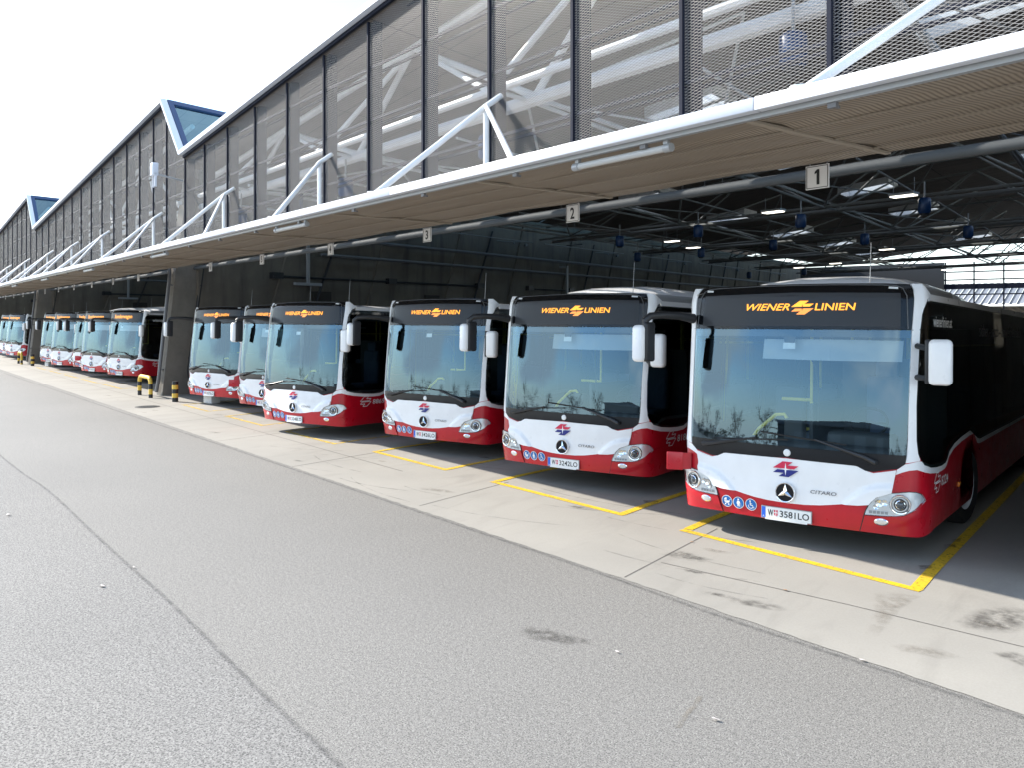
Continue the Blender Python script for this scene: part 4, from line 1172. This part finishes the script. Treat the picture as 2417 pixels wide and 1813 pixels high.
    for k in range(3):
        a = R(90 + 120 * k); d = Vector((math.cos(a), 0, math.sin(a))); pz = Vector((-math.sin(a), 0, math.cos(a)))
        tip = cen + d * .092 + Vector((0, -.006, 0)); c0 = cen + Vector((0, -.022, 0)); l = cen + d * .02 + pz * .022 + Vector((0, -.004, 0)); r_ = cen + d * .02 - pz * .022 + Vector((0, -.004, 0))
        b.add([tip, l, c0, r_], [(0, 1, 2), (0, 2, 3)])
    b.build('emblem_star', 'chrome', em)
    lg = empty('front_logo'); lg.parent = root; kx = .000965
    b = MB(); raw(b, [(a * kx, .857 + c * kx) for a, c in reversed(LOGO_R)], .026); b.build('logo_upper', 'logo_red', lg)
    b = MB(); raw(b, [(-a * kx, .857 - c * kx) for a, c in reversed(LOGO_R)], .026); b.build('logo_lower', 'logo_blue', lg)
    b = MB(); raw(b, [(a * kx, .857 + c * kx) for a, c in LOGO_STAR], .0275); b.build('logo_star', 'white', lg)
    flatmesh(text_geo('CITARO', .15, .01), (.265, .630, .530, .668), .024, 'model_lettering', 'grey_letter', root)
    b = MB(); b.lathe([(.030, -.010), (.038, -.006), (.040, .002)], 'Y', Vector(bm3(Sx(.008), 1.034, .010)), 20); b.lathe([(0, -.010), (.030, -.010)], 'Y', Vector(bm3(Sx(.008), 1.034, .010)), 20); b.build('bonnet_badge', 'plate', root)
    for i, cx in enumerate((-.690, -.548, -.398)):
        st = empty('access_sticker'); st.parent = root; cy = .418
        b = MB(); raw(b, circ(cx, cy, .067, 26), .0058); b.build('sticker_rim', 'plate', st)
        b = MB(); raw(b, circ(cx, cy, .060, 26), .0068); b.build('sticker_disc', 'stick_blue', st)
        b = MB(); o_ = .0080
        if i == 0:
            raw(b, [(cx + .036 * math.cos(R(a)), cy + .006 + .030 * math.sin(R(a))) for a in range(180, 361, 20)], o_)
            raw(b, [(cx - .036, cy + .010), (cx - .002, cy + .010), (cx - .002, cy + .042), (cx - .022, cy + .036), (cx - .034, cy + .022)][::-1], o_)
            raw(b, circ(cx - .018, cy - .034, .010, 12), o_); raw(b, circ(cx + .020, cy - .034, .010, 12), o_); raw(b, [(cx + .03, cy + .008), (cx + .05, cy + .024), (cx + .048, cy + .030), (cx + .028, cy + .014)], o_)
        elif i == 1:
            raw(b, circ(cx, cy + .037, .011, 12), o_)
            raw(b, [(cx - .014, cy + .022), (cx - .024, cy - .012), (cx - .016, cy - .012), (cx - .012, cy - .044), (cx - .003, cy - .044), (cx, cy - .014), (cx + .004, cy - .044), (cx + .014, cy - .044), (cx + .014, cy - .004), (cx + .024, cy - .008), (cx + .014, cy + .022)], o_)
            raw(b, [(cx + .027, cy - .006), (cx + .030, cy - .006), (cx + .032, cy - .046), (cx + .029, cy - .046)][::-1], o_)
        else:
            raw(b, circ(cx - .008, cy + .037, .010, 12), o_)
            raw(b, [(cx - .014, cy + .026), (cx - .012, cy - .010), (cx + .016, cy - .012), (cx + .028, cy - .038), (cx + .040, cy - .034), (cx + .036, cy - .028), (cx + .030, cy - .030), (cx + .020, cy - .004), (cx - .002, cy - .002), (cx - .002, cy + .008), (cx + .014, cy + .008), (cx + .014, cy + .014), (cx - .002, cy + .014), (cx - .003, cy + .026)], o_)
            ar = [(cx - .004 + .030 * math.cos(R(a)), cy - .018 + .028 * math.sin(R(a))) for a in range(150, 341, 19)]; ai = [(cx - .004 + .023 * math.cos(R(a)), cy - .018 + .021 * math.sin(R(a))) for a in range(150, 341, 19)]
            for k in range(len(ar) - 1): raw(b, [ar[k], ar[k + 1], ai[k + 1], ai[k]], o_)
        b.build('pictogram', 'plate', st)
    # ---- wipers
    for sg, pv, el, tip, bl0, bl1 in ((-1, (-.985, 1.043), (-.87, 1.060), (-.33, 1.170), (-.86, 1.118), (.02, 1.175)), (1, (.905, 1.016), (.80, 1.062), (.30, 1.205), (-.28, 1.238), (.62, 1.170))):
        wp = empty('wiper'); wp.parent = root
        b = MB(); b.tube([bm3(Sx(pv[0]), pv[1], .03), bm3(Sx(pv[0] * .99), pv[1] + .003, .055), bm3(Sx(el[0]), el[1], .055), bm3(Sx(tip[0]), tip[1], .035)], [.026, .027, .022, .010], 8)
        b.build('arm', 'matt', wp)
        b = MB(); b.tube([bm3(Sx(bl0[0] + (bl1[0] - bl0[0]) * t / 8), bl0[1] + (bl1[1] - bl0[1]) * t / 8, .022) for t in range(9)], .009, 6); b.build('blade', 'rubber', wp)
    # ---- mirrors
    mi = empty('mirror'); mi.parent = root                            # short arm, right in the picture
    b = MB(); b.rbox((1.50, .06, 2.06), (.215, .13, .46), .05, 0); b.build('housing', 'white', mi)
    b = MB(); b.rbox((1.385, .09, 2.065), (.045, .15, .45), .02, 0); b.box((1.49, .135, 2.06), (.19, .02, .42)); b.tube([(1.37, .11, 2.2), (1.25, .24, 2.22)], .03, 8); b.tube([(1.37, .11, 1.9), (1.25, .24, 1.9)], .03, 8); b.build('arm', 'matt', mi)
    ml = empty('mirror'); ml.parent = root                            # long arm, left in the picture
    b = MB(); b.rbox((-1.60, -.36, 2.20), (.17, .16, .43), .05, R(-14)); b.build('housing', 'white', ml)
    b = MB(); b.tube([(-1.22, .24, 2.50), (-1.30, .05, 2.53), (-1.40, -.18, 2.535), (-1.50, -.31, 2.52), (-1.545, -.345, 2.47), (-1.545, -.335, 2.38)], [.060, .050, .044, .044, .044, .042], 10)
    b.rbox((-1.515, -.315, 2.22), (.07, .17, .46), .03, R(-14)); b.box((-1.60, -.27, 2.2), (.15, .02, .40), R(-14)); b.build('arm', 'matt', ml)
    # ---- cab and saloon seen through the glass
    cab = empty('interior'); cab.parent = root
    b = MB(); b.box((0, 6.2, .40), (2.44, 11.4, .05)); b.build('floor', 'floor_in', cab)
    b = MB(); b.box((0, 6.3, 2.52), (2.40, 11.0, .04)); b.box((0, .78, 2.33), (2.3, .35, .04)); b.build('ceiling', 'lining', cab)
    b = MB(); b.box((0, BL - .2, 1.4), (2.4, .05, 2.2)); b.build('rear_wall', 'dash', cab)
    b = MB(); b.rbox((.1, .46, 1.02), (2.15, .38, .20), .05); b.rbox((.62, .62, 1.14), (.70, .26, .22), .05); b.rbox((-.12, .62, 1.20), (.22, .16, .30), .03); b.build('dashboard', 'dash', cab)
    b = MB()
    pr = [(.20 * math.cos(2 * math.pi * k / 24), .20 * math.sin(2 * math.pi * k / 24)) for k in range(25)]
    b.tube([(.62 + p[0], .86 + p[1] * .45, 1.34 + p[1] * .75) for p in pr], .016, 8); b.tube([(.62, .70, 1.12), (.62, .86, 1.34)], .03, 8); b.tube([(.44, .86, 1.34), (.80, .86, 1.34)], .014, 6); b.build('steering_wheel', 'matt', cab)
    b = MB(); b.rbox((.62, 1.42, 1.05), (.48, .46, .14), .05); b.rbox((.62, 1.66, 1.46), (.46, .13, .75), .05); b.rbox((.62, 1.66, 1.92), (.26, .10, .20), .04); b.build('driver_seat', 'seat', cab)
    b = MB(); b.box((.64, 1.85, 1.30), (1.18, .04, 1.5)); b.box((.05, 1.25, 1.05), (.04, 1.2, .95)); b.build('cab_partition', 'dash', cab)
    for x, y in ((-.95, 2.6), (-.5, 2.6), (.5, 3.4), (.95, 3.4), (-.95, 4.0), (-.5, 4.0), (.5, 4.9), (.95, 4.9), (-.95, 5.6), (.95, 6.4)):
        b = MB(); b.rbox((x, y, .92), (.42, .42, .10), .04); b.rbox((x, y + .22, 1.25), (.42, .09, .66), .04); b.build('seat', 'seat', cab)
    b = MB(); pr = .019
    for x, y in ((-.16, 1.30), (.02, 2.35), (-.62, 3.1), (.45, 3.0), (-.35, 4.6), (.35, 5.2), (.66, 2.5)): b.tube([(x, y, .45), (x, y, 2.5)], pr, 8)
    b.tube([(-.92, .80, .75), (-.62, .80, 1.18), (-.42, .82, 1.36), (-.33, .84, 1.37), (-.28, .85, 1.30), (-.27, .85, .7)], .022, 8)
    b.tube([(-.52, 1.30, 1.52), (-.16, 1.30, 1.52), (-.14, 1.30, 1.46), (-.14, 1.30, 1.18), (-.24, 1.30, 1.16)], .022, 8)
    b.tube([(.02, 2.35, 1.42), (.85, 2.35, 1.42)], pr, 8); b.build('grab_rail', 'yellow_pole', cab)
    b = MB(); b.tube([(-1.0, 2.0, 2.2), (-1.0, 8, 2.2)], .016, 6); b.tube([(.9, 2.0, 2.2), (.9, 8, 2.2)], .016, 6); b.build('ceiling_rail', 'yellow_pole', cab)
    b = MB(); b.add([bm3(Sx(a), c, -.10) for a, c in ((-.35, 2.05), (.4, 2.045), (1.14, 2.05), (1.15, 2.27), (.4, 2.275), (-.34, 2.27))], [(0, 1, 4, 5), (1, 2, 3, 4)]); b.build('sun_blind', 'lining', cab)
    b = MB(); b.add([bm3(Sx(a), c, -.012) for a, c in ((-.10, 2.375), (-.07, 2.235), (.04, 2.235), (.07, 2.375))], [(0, 1, 2, 3)]); b.build('sensor_cover', 'matt', cab)
    b = MB(); b.add([bm3(Sx(a), c, -.010) for a, c in ((-.085, 2.165), (.05, 2.165), (.05, 2.232), (-.085, 2.232))], [(0, 1, 2, 3)]); b.build('screen_sticker', 'plate', cab)
    b = MB(); b.tube([(.10, .72, 1.25), (.12, .70, 1.6), (.11, .62, 1.95), (.06, .58, 2.07)], .008, 6); b.rbox((.05, .57, 2.10), (.05, .05, .09), .02); b.build('gooseneck_mic', 'matt', cab)
    return root
BUS = make_bus()

def sub(root): return [o for o in bpy.data.objects if o.parent == root]
def add_plate(root, txt):
    pl = empty('number_plate'); pl.parent = root
    y0 = bm3(0, .37, .0)[1] - .020
    def flat(b, pts, o_): b.add([(a, y0 - o_, c) for a, c in pts], [tuple(range(len(pts)))])
    b = MB(); b.box((0, y0 + .008, .365), (.552, .016, .134)); b.build('plate_holder', 'grey', pl)
    b = MB(); flat(b, [(-.268, .305), (.268, .305), (.268, .425), (-.268, .425)], .002); b.build('plate_board', 'plate', pl)
    b = MB(); flat(b, [(-.268, .306), (-.226, .306), (-.226, .424), (-.268, .424)], .003); b.build('country_band', 'plate_blue', pl)
    b = MB()
    vs, fs = text_geo('W', 0, .02); b.add([(-.200 + a * .062, y0 - .0035, .330 + c * .070) for a, c in vs], fs); b.build('plate_letter', 'ink', pl); b = MB()
    vs, fs = text_geo(txt, 0, .012); b.add([(-.068 + a * .318, y0 - .0035, .330 + c * .070) for a, c in vs], fs)
    b.build('plate_lettering', 'ink', pl)
    b = MB(); flat(b, [(-.130, .345), (-.110, .328), (-.090, .345), (-.090, .400), (-.130, .400)], .0036)
    b.build('crest', 'logo_red', pl)
    b = MB(); flat(b, [(-.114, .330), (-.106, .330), (-.106, .400), (-.114, .400)], .0042); flat(b, [(-.130, .366), (-.090, .366), (-.090, .374), (-.130, .374)], .0044); b.build('crest_cross', 'plate', pl)
    b = MB(); b.add([(-.257 + a * .020, y0 - .004, .315 + c * .016) for a, c in text_geo('A', 0, .02)[0]], text_geo('A', 0, .02)[1]); b.build('country_letter', 'plate', pl)
    b = MB(); b.box((0, y0 + .0, .297), (.46, .012, .016)); b.build('plate_strip', 'plate', pl)
def add_display(root, kind):
    hd = [o for o in sub(root) if o.name.startswith('header')][0]
    o_ = .008
    if kind == 'logo':
        flatmesh(text_geo('WIENER', .35, .014), (-.525, 2.588, -.025, 2.664), o_, 'display_lettering', 'led', hd)
        flatmesh(text_geo('LINIEN', .12, .014), (.245, 2.588, .665, 2.664), o_, 'display_lettering', 'led', hd)
        kx = .00084; cx, cz0 = .112, 2.618
        b = MB(); raw(b, [(cx + a * kx, cz0 + .004 + c * kx) for a, c in reversed(LOGO_R)], o_); b.build('display_logo', 'led', hd)
        b = MB()
        n_ = 6; lo = [(-a, -c) for a, c in LOGO_R]
        raw(b, [(cx + a * kx, cz0 - .004 + c * kx) for a, c in reversed(lo)], o_); b.build('display_logo', 'led2', hd)
        b = MB(); raw(b, [(cx + a * kx * .8, cz0 + c * kx * .7) for a, c in LOGO_STAR], o_ + .0015); b.build('display_logo_star', 'screen', hd)
    else:
        flatmesh(text_geo('Sonderwagen', 0, .014), (-.72, 2.50, .62, 2.70), o_, 'display_lettering', 'led', hd)
def add_flank(root, num, long_text):
    kx = .00096; cy, cc = .80, .765
    b = MB()
    P = [(a * 1.1, c * 1.25) for a, c in LOGO_R]
    for sgn in (1, -1):
        n_ = len(P)
        for i in range(n_):
            (a0, c0), (a1, c1) = P[i], P[(i + 1) % n_]; d = math.hypot(a1 - a0, c1 - c0); nx, ny = -(c1 - c0) / d * 6, (a1 - a0) / d * 6
            q = [(cy + sgn * a * kx, cc + sgn * c * kx) for a, c in ((a0 - nx, c0 - ny), (a1 - nx, c1 - ny), (a1 + nx, c1 + ny), (a0 + nx, c0 + ny))]
            b.add([bm3(Sy(a), c, .006) for a, c in q], [(0, 1, 2, 3)])
    b.build('flank_logo', 'side_letter', root)
    if num: flatmesh(text_geo(num, .1, .01), (1.0, .70, 1.0 + .088 * len(num), .80), .006, 'fleet_number', 'side_letter', root, 1)
    if long_text:
        flatmesh(text_geo('wienerlinien.at', 0, .01), (.62, 2.42, 1.60, 2.54), .013, 'flank_lettering', 'side_letter', root, 1)
        flatmesh(text_geo('sicher - rasch - umweltfreundlich', 0, .0), (3.4, 2.33, 7.4, 2.50), .013, 'flank_lettering', 'pipe_grey', root, 1)
def add_roof_unit(root):
    ru = empty('roof_unit'); ru.parent = root
    b = MB(); b.smooth = True
    ys = [1.0, 1.12, 1.35, 1.75, 2.8, 3.8, 4.4, 4.7]; hs = [.0, .09, .16, .20, .205, .18, .11, .0]; xs = [-1.08, -1.0, -.8, -.4, 0, .4, .8, 1.0, 1.08]; V = []
    for y, h in zip(ys, hs):
        for x in xs: V.append((x * (.80 + .2 * min(1, h / .12)), y, 2.80 + h * (1 - (abs(x) / 1.08) ** 5) + .055 * (1 - (abs(x) / 1.22) ** 3) - (.05 if abs(x) > 1.05 else 0)))
    n = len(xs); b.add(V, [(i * n + j, i * n + j + 1, (i + 1) * n + j + 1, (i + 1) * n + j) for i in range(len(ys) - 1) for j in range(n - 1)]); b.build('cowl', 'white', ru)
    for sg in (1, -1):
        b = MB(); b.rbox((sg * 1.13, 1.55, 2.80), (.10, 1.85, .14), .04); b.build('side_vent', 'grey', ru)
def add_antenna(root):
    b = MB(); b.tube([(.60, .95, 2.78), (.605, .98, 3.38)], [.006, .003], 6); b.lathe([(.03, 2.80), (.02, 2.84), (0, 2.845)], 'Z', (.60, .95, 0), 10); b.build('antenna', 'grey', root)

# centre x, front y, yaw, plate, display, fleet number, roof unit, label
BUSES = [
    (-3.195, 9.10, -.0057, '3581LO', 'logo', '8224', True, 'nearest red and white city bus at the right, with open red flap and roof unit'),
    (-6.939, 10.374, .0006, '3242LO', 'logo', '8181', True, 'red and white city bus with plate 3242LO, second from the right'),
    (-10.661, 11.391, -.0013, '3426LO', 'logo', '8187', False, 'red and white city bus with plate 3426LO, third from the right'),
    (-14.565, 11.528, .0062, '3348LO', 'logo', '8869', False, 'red and white city bus with plate 3348LO and number 886 on its side'),
    (-17.95, 13.24, .0, '3351LO', 'logo', '', False, 'red and white city bus half hidden behind the bus with plate 3348LO'),
    (-21.50, 14.02, .0, '3373LO', 'logo', '', False, 'leftmost bus of the near bay, right of the leaning column'),
    (-32.80, 17.40, .0, '3356LO', 'special', '', True, 'city bus with orange special-service display just left of the leaning column'),
    (-36.15, 17.98, .0, '3361LO', 'special', '', True, 'second city bus left of the leaning column'),
    (-39.80, 19.35, .0, '3366LO', 'special', '', False, 'third city bus left of the leaning column, set back and mostly hidden'),
    (-42.60, 19.62, .0, '3369LO', 'special', '', False, 'fourth city bus left of the leaning column'),
    (-46.40, 20.80, .0, '3375LO', 'special', '', False, 'fifth city bus left of the leaning column, right of the farther column'),
    (-56.85, 23.3, .0, '3380LO', 'special', '', False, 'city bus left of the farther column, behind its hoop barrier'),
    (-60.45, 24.3, .0, '3384LO', 'special', '', False, 'city bus cut off by the left edge of the photo'),
]
roots = []
for i in range(len(BUSES)):
    roots.append(BUS if i == 0 else copy_tree(BUS))
for r_, (bx, by, yw, plate, disp, num, unit, lab) in zip(roots, BUSES):
    r_.location = (bx, by, 0); r_.rotation_euler = (-SLOPE, 0, yw)
    tag(r_, lab, 'bus', 'city buses parked in the depot bays')
    add_plate(r_, plate); add_display(r_, disp)
    add_flank(r_, num, disp == 'logo' and num == '8224' or disp == 'special')
    if unit: add_roof_unit(r_)
    add_antenna(r_)
# some cabs have the blind rolled up
for i in (2, 3, 5, 8, 10):
    for o in sub(roots[i]):
        if o.name.startswith('interior'):
            for q in sub(o):
                if q.name.startswith('sun_blind'): bpy.data.objects.remove(q)
# open towing flap on the nearest bus and on two others
for i in (0, 4, 7):
    b = MB(); b.rbox((-1.335, .02, .81), (.19, .02, .21), .008, R(25)); b.box((-1.22, .10, .81), (.10, .03, .19), R(40)); b.build('towing_flap', 'red', roots[i])
for i in (0, 1, 2, 3):
    b = MB(); b.rbox((1.335, 2.0, .585), (.03, .10, .05), .01); b.build('side_marker', 'amber', roots[i])
# concrete blocks under the parked fronts
for bx, by, lab in ((-21.75, 14.6, 'grey concrete block under the front of the leftmost near bus'), (-46.9, 21.3, 'grey concrete block under a bus beside the farther column')):
    b = MB(); b.rbox((0, 0, .13), (.40, .30, .26), .015); tag(b.build('concrete_block', 'sign', loc=(bx - .45, by, .004)), lab, 'block', 'concrete blocks under buses')

# ================================================================== TREES ACROSS THE YARD (mirrored in the windscreens)
def bare_tree(x, y, h, seed, label):
    rn = random.Random(seed); root = empty('bare_tree', (x, y, 0)); tag(root, label, 'tree', 'bare trees across the yard')
    tb, bb = MB(), MB()
    def grow(p, d, l, r, lev):
        q = p + d * l; mid = p.lerp(q, .5) + Vector((rn.uniform(-1, 1), rn.uniform(-1, 1), 0)) * l * .06
        (tb if lev == 0 else bb).tube([p, mid, q], [r, r * .85, r * .7], 6 if lev < 2 else 4, False)
        if lev >= 5: return
        for k in range(3 if lev < 4 else 2):
            a = rn.uniform(0, 6.283); t = R(rn.uniform(22, 58))
            u = d.orthogonal().normalized(); u.rotate(Matrix.Rotation(a, 3, d)); nd = (d * math.cos(t) + u * math.sin(t) + Vector((0, 0, .06))).normalized()
            grow(p.lerp(q, rn.uniform(.55, 1.0)) if k else q, nd, l * rn.uniform(.62, .82), r * .62, lev + 1)
    grow(Vector((0, 0, 0)), Vector((rn.uniform(-.06, .06), rn.uniform(-.06, .06), 1)).normalized(), h * .30, h * .018, 0)
    tb.build('trunk', 'bark', root); bb.build('crown', 'bark', root)
TL = ['tall bare tree mirrored in the rightmost windscreen', 'bare tree mirrored in the second windscreen from the right', 'bushy bare tree mirrored in the third windscreen from the right', 'slender bare tree mirrored in the fourth windscreen from the right', 'bare tree mirrored low in the far windscreens', 'bare tree mirrored at the left of the nearest windscreen', 'wide bare tree mirrored beside the poles']
for i, (x, y, h) in enumerate(((-28, -46, 8.5), (-37, -44, 7.0), (-43, -50, 8.5), (-53, -46, 8), (-64, -45, 9), (-31.5, -52, 7), (-80, -48, 10))):
    bare_tree(x, y, h, 20 + i, TL[i])
hb = MB(); rn = random.Random(5)
for k in range(5200):
    x = rn.uniform(-110, 40); y = -54 + rn.uniform(-1.6, 1.6); hmax = 2.2 + .9 * math.sin(x * .35) + .6 * math.sin(x * .9 + 1)
    z = rn.uniform(.05, max(.6, hmax)); s = rn.uniform(.12, .3); d = Vector((rn.uniform(-1, 1), rn.uniform(-1, 1), rn.uniform(-1, 1))).normalized(); e = d.orthogonal().normalized(); f_ = d.cross(e)
    c0 = Vector((x, y, z)); hb.add([c0 + e * s, c0 + f_ * s, c0 - e * s, c0 - f_ * s], [(0, 1, 2, 3)])
o = hb.build('shrub_belt', 'hedge'); o['kind'] = 'stuff'; tag(o, 'low belt of shrubs across the yard, mirrored in the windscreens', 'shrubs')

# low workshop across the yard (mirrored in the nearest windscreen)
root = empty('workshop', (-7, -48, 0)); tag(root, 'low dark workshop across the yard, mirrored in the nearest windscreen', 'building')
b = MB(); b.box((0, 0, 2.1), (34, 9, 4.2)); b.build('wall', 'dash', root)
b = MB(); b.poly_prism([(-17.4, 4.2), (17.4, 4.2), (17.4, 4.4), (0, 4.9), (-17.4, 4.4)], 9.8, lambda a, c, h: (a, -4.9 + h, c)); b.build('roof', 'pipe_grey', root, True)
for k in range(4):
    b = MB(); b.box((-12 + 8 * k, 4.52, 1.6), (3.4, .08, 3.2)); b.build('door', 'pipe_grey', root)
